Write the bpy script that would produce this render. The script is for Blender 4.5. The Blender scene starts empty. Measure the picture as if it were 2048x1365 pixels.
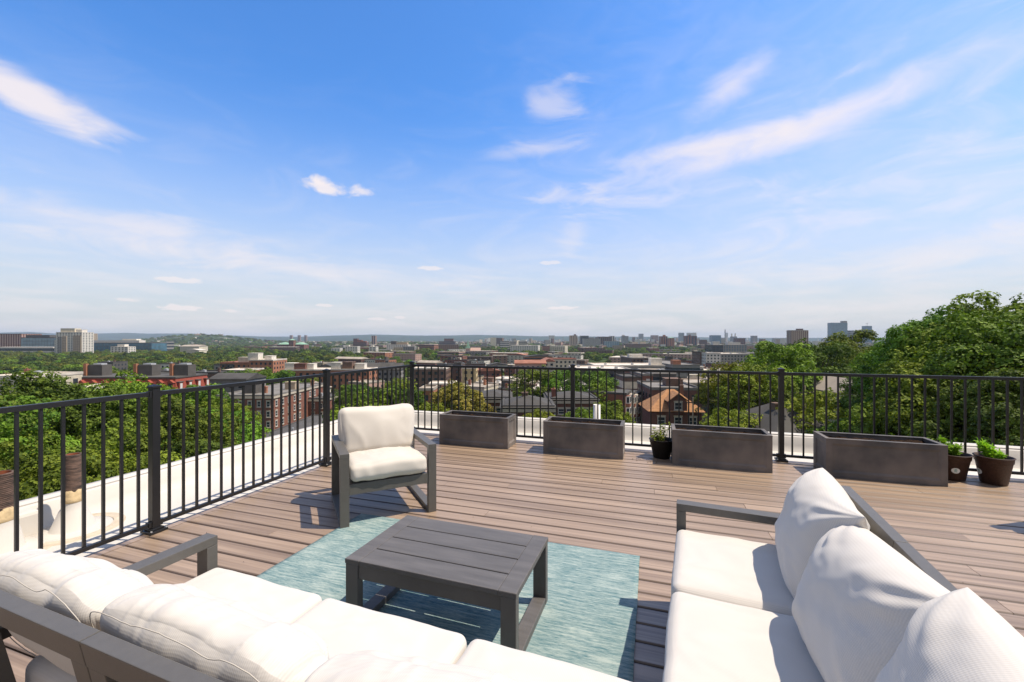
import bpy, bmesh, math, random
import numpy as np
from mathutils import Vector, Matrix, noise
R = math.radians
sc = bpy.context.scene
C = sc.collection

# ------------------------------------------------------------------ camera
cd = bpy.data.cameras.new('camera'); cam = bpy.data.objects.new('camera', cd); C.objects.link(cam)
YAW = R(18.2); CY, SY = math.cos(YAW), math.sin(YAW)
cam.location = (0, 0, 1.5); cam.rotation_euler = (R(90), 0, YAW)
cd.sensor_width = 36; cd.lens = 850/2048*36; cd.shift_y = -3.5/2048
cd.clip_start = 0.05; cd.clip_end = 40000
sc.camera = cam

# ------------------------------------------------------------------ light
SUN = Vector((0.535, 0.13, 1.0)).normalized()          # towards the sun
sl = bpy.data.lights.new('sun', 'SUN'); sl.energy = 4.6; sl.angle = R(0.53); sl.color = (1.0, 0.88, 0.73)
so = bpy.data.objects.new('sun', sl); C.objects.link(so)
so.rotation_euler = (-SUN).to_track_quat('-Z', 'Y').to_euler()
sc.view_settings.view_transform = 'Standard'; sc.view_settings.look = 'None'
sc.view_settings.gamma = 1; sc.view_settings.exposure = 0.35
sc.cycles.max_bounces = 8; sc.cycles.volume_bounces = 0
sc.cycles.transparent_max_bounces = 12

def D(px, d, z=0.0):
    """point seen in direction px (photo pixels) at depth d"""
    xr = (px-1024)/850*d
    return Vector((xr*CY-d*SY, xr*SY+d*CY, z))
def dirv(px, py):
    v = D(px, 1.0, -(py-679)/850); return v.normalized()
def zof(py, d): return 1.5-(py-679)/850*d

# ------------------------------------------------------------------ world
W = bpy.data.worlds.new('World'); sc.world = W; W.use_nodes = True
nt = W.node_tree; N = nt.nodes; L = nt.links; N.clear()
wout = N.new('ShaderNodeOutputWorld'); bg = N.new('ShaderNodeBackground')
sky = N.new('ShaderNodeTexSky'); sky.sky_type = 'NISHITA'; sky.sun_disc = False
sky.sun_elevation = math.asin(SUN.z); sky.sun_rotation = math.atan2(SUN.x, SUN.y)
sky.altitude = 50; sky.air_density = 1.0; sky.dust_density = 1.0; sky.ozone_density = 2.2
def M_(op, a, b=None, c=None, clamp=False):
    n = N.new('ShaderNodeMath'); n.operation = op; n.use_clamp = clamp
    for i, v in enumerate((a, b, c)):
        if v is None: continue
        if isinstance(v, (int, float)): n.inputs[i].default_value = v
        else: L.new(v, n.inputs[i])
    return n.outputs[0]
tc = N.new('ShaderNodeTexCoord'); sx = N.new('ShaderNodeSeparateXYZ'); L.new(tc.outputs['Generated'], sx.inputs[0])
az = M_('ARCTAN2', sx.outputs[0], sx.outputs[1]); el = M_('ARCSINE', sx.outputs[2])
cmb = N.new('ShaderNodeCombineXYZ'); L.new(az, cmb.inputs[0]); L.new(el, cmb.inputs[1])
def nz(scale, sxy, rot, detail, off=0.0, dist=0.0, rough=0.55):
    mp = N.new('ShaderNodeMapping'); L.new(cmb.outputs[0], mp.inputs[0])
    mp.inputs['Rotation'].default_value = (0, 0, rot); mp.inputs['Scale'].default_value = (sxy[0], sxy[1], 1)
    mp.inputs['Location'].default_value = (off, off*.7, off*.3)
    n = N.new('ShaderNodeTexNoise'); n.inputs['Scale'].default_value = scale; n.inputs['Detail'].default_value = detail
    n.inputs['Distortion'].default_value = dist; n.inputs['Roughness'].default_value = rough
    L.new(mp.outputs[0], n.inputs['Vector']); return n.outputs['Fac']
def smooth(v, a, b):
    n = N.new('ShaderNodeMapRange'); n.interpolation_type = 'SMOOTHSTEP'; L.new(v, n.inputs[0])
    n.inputs[1].default_value = a; n.inputs[2].default_value = b; return n.outputs[0]
fine = nz(9, (1, 2.2), 0, 7, 3.1, 0.6); wisp = nz(5, (1, 3.0), R(-14), 8, 7.7, 1.2, .62); puff = nz(26, (1, 1.7), 0, 6, 11.0, 0.3)
puff2 = nz(60, (1, 1.6), 0, 5, 4.0, 0.2)
def patch(px, py, wx, wy, rot, tex, lo, hi, edge, amt):
    v = dirv(px, py); a0 = math.atan2(v.x, v.y); e0 = math.asin(v.z)
    k = 1/850*(math.cos(e0)**.5)
    da = M_('SUBTRACT', az, a0); de = M_('SUBTRACT', el, e0)
    cr, sr = math.cos(rot), math.sin(rot)
    u = M_('ADD', M_('MULTIPLY', da, cr), M_('MULTIPLY', de, sr)); w = M_('SUBTRACT', M_('MULTIPLY', de, cr), M_('MULTIPLY', da, sr))
    u = M_('DIVIDE', u, wx*k); w = M_('DIVIDE', w, wy*k)
    r = M_('SQRT', M_('ADD', M_('MULTIPLY', u, u), M_('MULTIPLY', w, w)))
    m = M_('SUBTRACT', 1.0, r)
    m = M_('ADD', m, M_('MULTIPLY', M_('SUBTRACT', tex, .5), edge))
    return M_('MULTIPLY', smooth(m, lo, hi), amt)
clouds = None
def addc(x):
    global clouds
    clouds = x if clouds is None else M_('SUBTRACT', 1.0, M_('MULTIPLY', M_('SUBTRACT', 1.0, clouds), M_('SUBTRACT', 1.0, x)))
# (px, py, half width, half height, tilt, texture, smooth range, edge, amount)
for a in [(55, 192, 122, 34, R(-15), fine, .0, .7, 1.4, .85), (215, 250, 60, 14, R(-10), wisp, .1, .9, 1.6, .35),
          (1420, 290, 200, 24, R(2), fine, -.1, 1.0, 1.2, .72), (1630, 248, 250, 34, R(9), fine, -.1, 1.0, 1.2, .75), (1455, 178, 95, 34, R(22), fine, -.1, 1.1, 1.4, .60), (1750, 260, 900, 420, R(8), wisp, -.1, 1.5, 1.0, .34),
          (1110, 205, 90, 45, R(10), wisp, .05, .95, 2.0, .42), (1060, 300, 150, 22, R(5), wisp, .05, 1.0, 2.0, .38), (1130, 395, 90, 26, R(0), wisp, .1, .9, 2.2, .3),
          (1370, 340, 300, 80, R(10), wisp, .05, 1.3, 2.2, .35), (130, 430, 300, 45, R(-6), wisp, .0, 1.1, 2.2, .5),
          (648, 374, 56, 17, R(-6), puff, .05, .8, 2.2, .85), (722, 383, 26, 11, R(0), puff, .05, .75, 2.0, .7), (640, 360, 26, 13, R(0), puff, .05, .7, 1.8, .6),
          (860, 537, 30, 6, 0, puff2, .1, .5, 1.5, .6), (1100, 526, 28, 6, 0, puff2, .1, .5, 1.5, .5), (360, 561, 40, 6, 0, puff2, .1, .5, 1.6, .6),
          (360, 616, 36, 6, 0, puff2, .1, .5, 1.6, .7), (1125, 616, 40, 5, 0, puff2, .1, .5, 1.6, .7), (650, 611, 20, 4, 0, puff2, .1, .5, 1.6, .6),
          (755, 638, 24, 4, 0, puff2, .1, .5, 1.6, .6), (800, 635, 14, 4, 0, puff2, .1, .5, 1.6, .6), (460, 622, 12, 4, 0, puff2, .1, .5, 1.6, .5), (250, 600, 18, 4, 0, puff2, .1, .5, 1.6, .5),
          (640, 540, 300, 30, R(-3), wisp, .0, 1.0, 2.0, .42), (1900, 500, 260, 34, R(4), wisp, .0, 1.0, 2.0, .40), (1850, 330, 380, 160, R(10), wisp, .1, 1.5, 2.6, .36), (1150, 470, 60, 40, R(60), wisp, .1, 1.0, 1.8, .28)]:
    addc(patch(*a))
# thin veil that thickens towards the horizon and the sun side
veil = M_('MULTIPLY', smooth(wisp, .42, .72), M_('MULTIPLY', smooth(el, .62, .06), .16))
addc(veil)
low = M_('MULTIPLY', smooth(nz(7, (1, 6), 0, 6, 21.0, .4), .38, .68), M_('MULTIPLY', smooth(el, .24, .03), .38))
addc(low)
hs = N.new('ShaderNodeHueSaturation'); L.new(sky.outputs[0], hs.inputs['Color'])
hs.inputs['Saturation'].default_value = 1.15; hs.inputs['Hue'].default_value = 0.5; hs.inputs['Value'].default_value = 1.0
gain = N.new('ShaderNodeMixRGB'); gain.blend_type = 'MULTIPLY'; gain.inputs[0].default_value = 1; gain.inputs[2].default_value = (0.95, 1.50, 1.98, 1); L.new(hs.outputs[0], gain.inputs[1])
hmix = N.new('ShaderNodeMixRGB'); L.new(gain.outputs[0], hmix.inputs[1]); hmix.inputs[2].default_value = (5.65, 5.6, 5.62, 1)
L.new(M_('MULTIPLY', M_('POWER', smooth(el, .56, -.02), 1.35), .93), hmix.inputs[0])
cmix = N.new('ShaderNodeMixRGB'); L.new(hmix.outputs[0], cmix.inputs[1]); cmix.inputs[2].default_value = (7.9, 7.15, 7.05, 1)
L.new(clouds, cmix.inputs[0])
# unseen grey cloud added overhead and behind the camera to cut blue fill light
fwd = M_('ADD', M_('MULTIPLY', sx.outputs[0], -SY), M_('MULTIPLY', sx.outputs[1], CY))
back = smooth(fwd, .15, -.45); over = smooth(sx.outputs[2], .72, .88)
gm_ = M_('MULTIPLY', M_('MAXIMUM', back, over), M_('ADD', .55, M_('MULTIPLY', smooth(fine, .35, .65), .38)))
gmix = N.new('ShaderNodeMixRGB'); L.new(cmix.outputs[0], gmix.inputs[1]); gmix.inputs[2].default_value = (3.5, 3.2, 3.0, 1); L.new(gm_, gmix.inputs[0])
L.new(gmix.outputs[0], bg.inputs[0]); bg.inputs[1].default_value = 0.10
L.new(bg.outputs[0], wout.inputs[0])

# ------------------------------------------------------------------ materials
def newmat(name):
    m = bpy.data.materials.new(name); m.use_nodes = True
    n = m.node_tree; b = n.nodes['Principled BSDF']; return m, n, b
def mk(name, col, rough=.75, var=.18, scale=3.0, stretch=(1, 1, 1), bump=0.0, bscale=None, spec=.35, metal=0, island=0.0, col2=None, detail=5, coord='Object'):
    m, n, b = newmat(name)
    tc = n.nodes.new('ShaderNodeTexCoord'); mp = n.nodes.new('ShaderNodeMapping'); mp.inputs['Scale'].default_value = stretch
    n.links.new(tc.outputs[coord], mp.inputs[0])
    nzn = n.nodes.new('ShaderNodeTexNoise'); nzn.inputs['Scale'].default_value = scale; nzn.inputs['Detail'].default_value = detail
    n.links.new(mp.outputs[0], nzn.inputs[0])
    mix = n.nodes.new('ShaderNodeMixRGB')
    c2 = col2 or tuple(min(1, c*(1+var)) for c in col); c1 = col if col2 else tuple(c*(1-var) for c in col)
    mix.inputs[1].default_value = (*c1, 1); mix.inputs[2].default_value = (*c2, 1)
    mr = n.nodes.new('ShaderNodeMapRange'); mr.inputs[1].default_value = .3; mr.inputs[2].default_value = .7
    n.links.new(nzn.outputs['Fac'], mr.inputs[0]); n.links.new(mr.outputs[0], mix.inputs[0])
    last = mix.outputs[0]
    if island:
        g = n.nodes.new('ShaderNodeNewGeometry'); mr2 = n.nodes.new('ShaderNodeMapRange'); mr2.inputs[3].default_value = 1-island; mr2.inputs[4].default_value = 1+island
        n.links.new(g.outputs['Random Per Island'], mr2.inputs[0])
        mu = n.nodes.new('ShaderNodeVectorMath'); mu.operation = 'SCALE'; n.links.new(last, mu.inputs[0]); n.links.new(mr2.outputs[0], mu.inputs['Scale']); last = mu.outputs[0]
    n.links.new(last, b.inputs['Base Color'])
    b.inputs['Roughness'].default_value = rough; b.inputs['Specular IOR Level'].default_value = spec; b.inputs['Metallic'].default_value = metal
    if bump:
        bn = n.nodes.new('ShaderNodeBump'); bn.inputs['Strength'].default_value = 1; bn.inputs['Distance'].default_value = bump
        t2 = n.nodes.new('ShaderNodeTexNoise'); t2.inputs['Scale'].default_value = bscale or scale*4; t2.inputs['Detail'].default_value = 4
        n.links.new(mp.outputs[0], t2.inputs[0]); n.links.new(t2.outputs['Fac'], bn.inputs['Height']); n.links.new(bn.outputs[0], b.inputs['Normal'])
    return m
def leafmat(name, c1, c2, trans=.20, vscale=.35):
    m, n, b = newmat(name)
    g = n.nodes.new('ShaderNodeNewGeometry'); tc = n.nodes.new('ShaderNodeTexCoord'); oi = n.nodes.new('ShaderNodeObjectInfo')
    nn = n.nodes.new('ShaderNodeTexNoise'); nn.inputs['Scale'].default_value = vscale; nn.inputs['Detail'].default_value = 3
    n.links.new(tc.outputs['Object'], nn.inputs[0])
    a = n.nodes.new('ShaderNodeMath'); a.operation = 'MULTIPLY_ADD'; n.links.new(g.outputs['Random Per Island'], a.inputs[0]); a.inputs[1].default_value = .32
    n.links.new(nn.outputs['Fac'], a.inputs[2])
    mr = n.nodes.new('ShaderNodeMapRange'); mr.inputs[1].default_value = .42; mr.inputs[2].default_value = .92; n.links.new(a.outputs[0], mr.inputs[0])
    mix = n.nodes.new('ShaderNodeMixRGB'); mix.inputs[1].default_value = (*c1, 1); mix.inputs[2].default_value = (*c2, 1); n.links.new(mr.outputs[0], mix.inputs[0])
    h = n.nodes.new('ShaderNodeHueSaturation'); n.links.new(mix.outputs[0], h.inputs['Color'])
    m1 = n.nodes.new('ShaderNodeMapRange'); m1.inputs[3].default_value = .47; m1.inputs[4].default_value = .525; n.links.new(oi.outputs['Random'], m1.inputs[0]); n.links.new(m1.outputs[0], h.inputs['Hue'])
    fr = n.nodes.new('ShaderNodeMath'); fr.operation = 'FRACT'; f0 = n.nodes.new('ShaderNodeMath'); f0.operation = 'MULTIPLY'; f0.inputs[1].default_value = 7.31
    n.links.new(oi.outputs['Random'], f0.inputs[0]); n.links.new(f0.outputs[0], fr.inputs[0])
    m2 = n.nodes.new('ShaderNodeMapRange'); m2.inputs[3].default_value = .75; m2.inputs[4].default_value = 1.25; n.links.new(fr.outputs[0], m2.inputs[0]); n.links.new(m2.outputs[0], h.inputs['Value'])
    n.links.new(h.outputs[0], b.inputs['Base Color']); b.inputs['Roughness'].default_value = .65; b.inputs['Specular IOR Level'].default_value = .18
    tr = n.nodes.new('ShaderNodeBsdfTranslucent'); ms = n.nodes.new('ShaderNodeMixShader'); ms.inputs[0].default_value = trans
    sc2 = n.nodes.new('ShaderNodeMixRGB'); sc2.blend_type = 'MULTIPLY'; sc2.inputs[0].default_value = 1; sc2.inputs[2].default_value = (1.3, 1.4, .5, 1); n.links.new(h.outputs[0], sc2.inputs[1])
    n.links.new(sc2.outputs[0], tr.inputs[0]); out = n.nodes['Material Output']
    n.links.new(b.outputs[0], ms.inputs[1]); n.links.new(tr.outputs[0], ms.inputs[2]); n.links.new(ms.outputs[0], out.inputs[0])
    return m
M = {}
M['frame'] = mk('grey_powder_coat', (.102, .095, .084), .42, .06, 30, bump=.0003, bscale=500, spec=.5)
M['tablegrey'] = mk('grey_lumber', (.108, .101, .096), .5, .17, 4, (1, 8, 1), bump=.0004, bscale=260, spec=.45)
M['rail'] = mk('black_rail_paint', (.012, .012, .013), .38, .15, 12, spec=.5)
M['planter'] = mk('weathered_zinc_resin', (.072, .071, .071), .6, .1, 3.2, bump=.0006, bscale=120, spec=.4, col2=(.20, .17, .148))
M['soil'] = mk('potting_soil', (.030, .018, .012), .95, .5, 30, bump=.02, bscale=60, spec=.1)
M['brownpot'] = mk('brown_flecked_plastic', (.055, .028, .02), .55, .35, 70, spec=.4)
M['blackpot'] = mk('black_plastic', (.012, .011, .010), .5, .2, 10, spec=.4)
M['white_plastic'] = mk('white_plastic', (.72, .70, .66), .5, .05, 6)
M['sticker'] = mk('white_sticker', (.75, .78, .76), .5, .04, 20)
M['stickerink'] = mk('green_sticker_ink', (.10, .36, .32), .5, .04, 20)
M['rust'] = mk('rusted_cast_iron', (.045, .038, .034), .9, .4, 11, (1, 1, 4), bump=.006, bscale=40, col2=(.20, .13, .10), spec=.2)
M['rustin'] = mk('rust_orange', (.32, .10, .045), .9, .3, 14)
M['mastic'] = mk('yellowed_sealant', (.55, .42, .24), .8, .2, 20, bump=.003, bscale=60)
M['membrane'] = mk('white_roof_membrane', (.57, .54, .49), .7, .09, .9, bump=.004, bscale=2.2, spec=.25, detail=8)
M['stain'] = mk('tan_sealant_film', (.50, .43, .33), .8, .12, 12)
M['seam'] = mk('membrane_seam_edge', (.42, .40, .37), .8, .1, 3)
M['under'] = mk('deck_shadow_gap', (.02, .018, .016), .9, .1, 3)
M['bark'] = mk('bark', (.09, .07, .055), .9, .3, 4, (1, 1, .3), bump=.02, bscale=10)
M['asphalt'] = mk('asphalt', (.06, .06, .062), .9, .15, .5, detail=6)
M['leaf_a'] = leafmat('leaves_maple', (.046, .094, .010), (.225, .335, .032))
M['leaf_b'] = leafmat('leaves_deep', (.040, .074, .010), (.17, .24, .026))
M['leaf_e'] = leafmat('leaves_dark', (.026, .048, .010), (.10, .15, .02))  # darkest leaf tone, for variety between tree kinds
M['leaf_c'] = leafmat('leaves_bright', (.09, .14, .012), (.28, .33, .035))
M['leaf_d'] = leafmat('leaves_olive', (.06, .085, .014), (.21, .225, .035))
M['leaf_y'] = leafmat('leaves_yellow_bloom', (.10, .12, .016), (.34, .30, .06))
M['herb'] = leafmat('herb_leaves', (.10, .27, .02), (.36, .56, .06), .35, 6)
# deck boards
m, n, b = newmat('composite_deck_board'); M['deck'] = m
tcn = n.nodes.new('ShaderNodeTexCoord'); g = n.nodes.new('ShaderNodeNewGeometry')
off = n.nodes.new('ShaderNodeVectorMath'); off.operation = 'MULTIPLY_ADD'
cx = n.nodes.new('ShaderNodeCombineXYZ'); n.links.new(g.outputs['Random Per Island'], cx.inputs[0]); n.links.new(g.outputs['Random Per Island'], cx.inputs[2])
n.links.new(cx.outputs[0], off.inputs[0]); off.inputs[1].default_value = (57, 0, 91); n.links.new(tcn.outputs['Object'], off.inputs[2])
def strk(sc_, st, det):
    mp = n.nodes.new('ShaderNodeMapping'); mp.inputs['Scale'].default_value = st; n.links.new(off.outputs[0], mp.inputs[0])
    t = n.nodes.new('ShaderNodeTexNoise'); t.inputs['Scale'].default_value = sc_; t.inputs['Detail'].default_value = det; n.links.new(mp.outputs[0], t.inputs[0]); return t.outputs['Fac']
s1 = strk(1, (.9, 55, 55), 5); s2 = strk(1, (.5, 9, 9), 3)
ad = n.nodes.new('ShaderNodeMath'); ad.operation = 'ADD'; n.links.new(s1, ad.inputs[0]); n.links.new(s2, ad.inputs[1])
mr = n.nodes.new('ShaderNodeMapRange'); mr.inputs[1].default_value = .75; mr.inputs[2].default_value = 1.25; n.links.new(ad.outputs[0], mr.inputs[0])
mx = n.nodes.new('ShaderNodeMixRGB'); n.links.new(mr.outputs[0], mx.inputs[0]); mx.inputs[1].default_value = (.205, .142, .094, 1); mx.inputs[2].default_value = (.385, .28, .195, 1)
mr2 = n.nodes.new('ShaderNodeMapRange'); mr2.inputs[3].default_value = .94; mr2.inputs[4].default_value = 1.06; n.links.new(g.outputs['Random Per Island'], mr2.inputs[0])
vs = n.nodes.new('ShaderNodeVectorMath'); vs.operation = 'SCALE'; n.links.new(mx.outputs[0], vs.inputs[0]); n.links.new(mr2.outputs[0], vs.inputs['Scale'])
sy = n.nodes.new('ShaderNodeSeparateXYZ'); n.links.new(tcn.outputs['Object'], sy.inputs[0])
def dm(op, a, b_=None, c_=None):
    q = n.nodes.new('ShaderNodeMath'); q.operation = op
    for i, v in enumerate((a, b_, c_)):
        if v is None: continue
        if isinstance(v, (int, float)): q.inputs[i].default_value = v
        else: n.links.new(v, q.inputs[i])
    return q.outputs[0]
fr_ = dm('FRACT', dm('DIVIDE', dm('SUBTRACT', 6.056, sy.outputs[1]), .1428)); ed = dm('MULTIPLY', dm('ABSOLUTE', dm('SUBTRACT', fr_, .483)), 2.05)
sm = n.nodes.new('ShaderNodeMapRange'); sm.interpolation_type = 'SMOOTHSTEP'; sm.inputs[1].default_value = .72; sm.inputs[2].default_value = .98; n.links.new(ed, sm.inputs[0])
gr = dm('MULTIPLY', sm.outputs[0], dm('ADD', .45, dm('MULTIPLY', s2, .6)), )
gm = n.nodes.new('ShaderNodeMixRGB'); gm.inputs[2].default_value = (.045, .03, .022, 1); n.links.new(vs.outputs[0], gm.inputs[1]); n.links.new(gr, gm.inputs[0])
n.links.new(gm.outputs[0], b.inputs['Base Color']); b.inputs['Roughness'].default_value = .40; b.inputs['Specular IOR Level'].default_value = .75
bn = n.nodes.new('ShaderNodeBump'); bn.inputs['Distance'].default_value = .0012; n.links.new(s1, bn.inputs['Height']); n.links.new(bn.outputs[0], b.inputs['Normal'])
# cushion fabric: fine rib weave
def fabric(name, col, ribs, axis, var=.03):
    m, n, b = newmat(name)
    tc = n.nodes.new('ShaderNodeTexCoord'); mp = n.nodes.new('ShaderNodeMapping'); n.links.new(tc.outputs['Object'], mp.inputs[0])
    w = n.nodes.new('ShaderNodeTexWave'); w.wave_type = 'BANDS'; w.bands_direction = axis; w.inputs['Scale'].default_value = ribs; w.inputs['Distortion'].default_value = .6; w.inputs['Detail'].default_value = 1
    w2 = n.nodes.new('ShaderNodeTexWave'); w2.bands_direction = 'Z' if axis != 'Z' else 'X'; w2.inputs['Scale'].default_value = ribs*.8; w2.inputs['Distortion'].default_value = .4
    n.links.new(mp.outputs[0], w.inputs[0]); n.links.new(mp.outputs[0], w2.inputs[0])
    ad = n.nodes.new('ShaderNodeMath'); ad.operation = 'MULTIPLY_ADD'; n.links.new(w2.outputs['Fac'], ad.inputs[0]); ad.inputs[1].default_value = .5; n.links.new(w.outputs['Fac'], ad.inputs[2])
    t = n.nodes.new('ShaderNodeTexNoise'); t.inputs['Scale'].default_value = 3; t.inputs['Detail'].default_value = 5; n.links.new(mp.outputs[0], t.inputs[0])
    mx = n.nodes.new('ShaderNodeMixRGB'); mx.inputs[1].default_value = (*[c*(1-var*2) for c in col], 1); mx.inputs[2].default_value = (*col, 1); n.links.new(t.outputs['Fac'], mx.inputs[0])
    mx2 = n.nodes.new('ShaderNodeMixRGB'); mx2.blend_type = 'MULTIPLY'; mx2.inputs[0].default_value = .07; n.links.new(mx.outputs[0], mx2.inputs[1]); n.links.new(ad.outputs[0], mx2.inputs[2])
    n.links.new(mx2.outputs[0], b.inputs['Base Color']); b.inputs['Roughness'].default_value = .92; b.inputs['Specular IOR Level'].default_value = .15
    b.inputs['Sheen Weight'].default_value = .15
    bn = n.nodes.new('ShaderNodeBump'); bn.inputs['Distance'].default_value = .00018; n.links.new(ad.outputs[0], bn.inputs['Height']); n.links.new(bn.outputs[0], b.inputs['Normal'])
    return m
M['fab'] = fabric('white_ribbed_fabric', (.61, .575, .525), 60, 'X')
M['fabchair'] = fabric('cream_woven_fabric', (.61, .568, .505), 90, 'Z')
M['piping'] = mk('fabric_piping', (.46, .42, .365), .9, .05, 30)
# rug
m, n, b = newmat('teal_woven_rug'); M['rug'] = m
tc = n.nodes.new('ShaderNodeTexCoord')
def rn(sc_, st, det=4):
    mp = n.nodes.new('ShaderNodeMapping'); mp.inputs['Scale'].default_value = st; n.links.new(tc.outputs['Object'], mp.inputs[0])
    t = n.nodes.new('ShaderNodeTexNoise'); t.inputs['Scale'].default_value = sc_; t.inputs['Detail'].default_value = det; n.links.new(mp.outputs[0], t.inputs[0]); return t.outputs['Fac']
a1 = rn(1, (32, 330, 1)); a2 = rn(1, (7, 70, 1)); a3 = rn(300, (1, 1, 1), 2)
wv = n.nodes.new('ShaderNodeTexVoronoi'); wv.inputs['Scale'].default_value = 1; mpw = n.nodes.new('ShaderNodeMapping'); mpw.inputs['Scale'].default_value = (4.5, 9, 1); n.links.new(tc.outputs['Object'], mpw.inputs[0]); n.links.new(mpw.outputs[0], wv.inputs[0])
wr = n.nodes.new('ShaderNodeMapRange'); wr.inputs[1].default_value = .15; wr.inputs[2].default_value = .5; wr.inputs[3].default_value = .17; wr.inputs[4].default_value = 0; n.links.new(wv.outputs['Distance'], wr.inputs[0])
q = n.nodes.new('ShaderNodeMath'); q.operation = 'ADD'; n.links.new(a1, q.inputs[0]); n.links.new(a2, q.inputs[1])
q1 = n.nodes.new('ShaderNodeMath'); q1.operation = 'ADD'; n.links.new(q.outputs[0], q1.inputs[0]); n.links.new(wr.outputs[0], q1.inputs[1])
q2 = n.nodes.new('ShaderNodeMath'); q2.operation = 'MULTIPLY_ADD'; n.links.new(a3, q2.inputs[0]); q2.inputs[1].default_value = .25; n.links.new(q1.outputs[0], q2.inputs[2])
rmp = n.nodes.new('ShaderNodeMapRange'); rmp.inputs[1].default_value = .86; rmp.inputs[2].default_value = 1.42; n.links.new(q2.outputs[0], rmp.inputs[0])
rx = n.nodes.new('ShaderNodeMixRGB'); n.links.new(rmp.outputs[0], rx.inputs[0]); rx.inputs[1].default_value = (.06, .155, .18, 1); rx.inputs[2].default_value = (.37, .44, .41, 1)
n.links.new(rx.outputs[0], b.inputs['Base Color']); b.inputs['Roughness'].default_value = .9; b.inputs['Specular IOR Level'].default_value = .15
bn = n.nodes.new('ShaderNodeBump'); bn.inputs['Distance'].default_value = .003; n.links.new(q2.outputs[0], bn.inputs['Height']); n.links.new(bn.outputs[0], b.inputs['Normal'])
# city materials
BR = {'red': (.23, .10, .068), 'brown': (.165, .105, .078), 'orange': (.36, .16, .09), 'tan': (.42, .33, .23), 'cream': (.58, .52, .40), 'white': (.64, .60, .52), 'grey': (.26, .245, .22), 'darkgrey': (.098, .09, .08), 'maroon': (.16, .078, .06), 'pink': (.45, .30, .24), 'yellow': (.55, .42, .22), 'blue': (.16, .24, .34)}
for k, c in BR.items(): M['w_'+k] = mk('wall_'+k, c, .85, .14, .6)
RF = {'tar': (.085, .08, .072), 'greyroof': (.19, .178, .16), 'whiteroof': (.62, .56, .48), 'tanroof': (.36, .31, .25), 'terracotta': (.30, .135, .09), 'shingle': (.07, .066, .06), 'greenroof': (.22, .38, .27)}
for k, c in RF.items(): M['r_'+k] = mk('roof_'+k, c, .85, .22, .25, detail=7)
M['orange_shingle'] = mk('orange_brown_shingle', (.36, .185, .085), .9, .25, 1.2, (1, 1, 3))
M['mansard'] = mk('red_mansard_slate', (.27, .062, .038), .8, .15, 1.5, (1, 1, 4))
M['glass'] = mk('window_glass', (.035, .045, .055), .15, .5, .4, spec=.6)
M['glassblue'] = mk('blue_curtain_glass', (.06, .14, .19), .2, .3, .15, spec=.6)
M['glasslight'] = mk('pale_curtain_glass', (.22, .30, .34), .25, .2, .1, spec=.6)
M['trim'] = mk('white_trim', (.62, .60, .55), .6, .05, 2)
M['stone'] = mk('pale_stone_trim', (.50, .44, .35), .8, .08, 2)
M['hvac'] = mk('metal_unit', (.45, .46, .46), .5, .1, 2, metal=.3)

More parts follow.
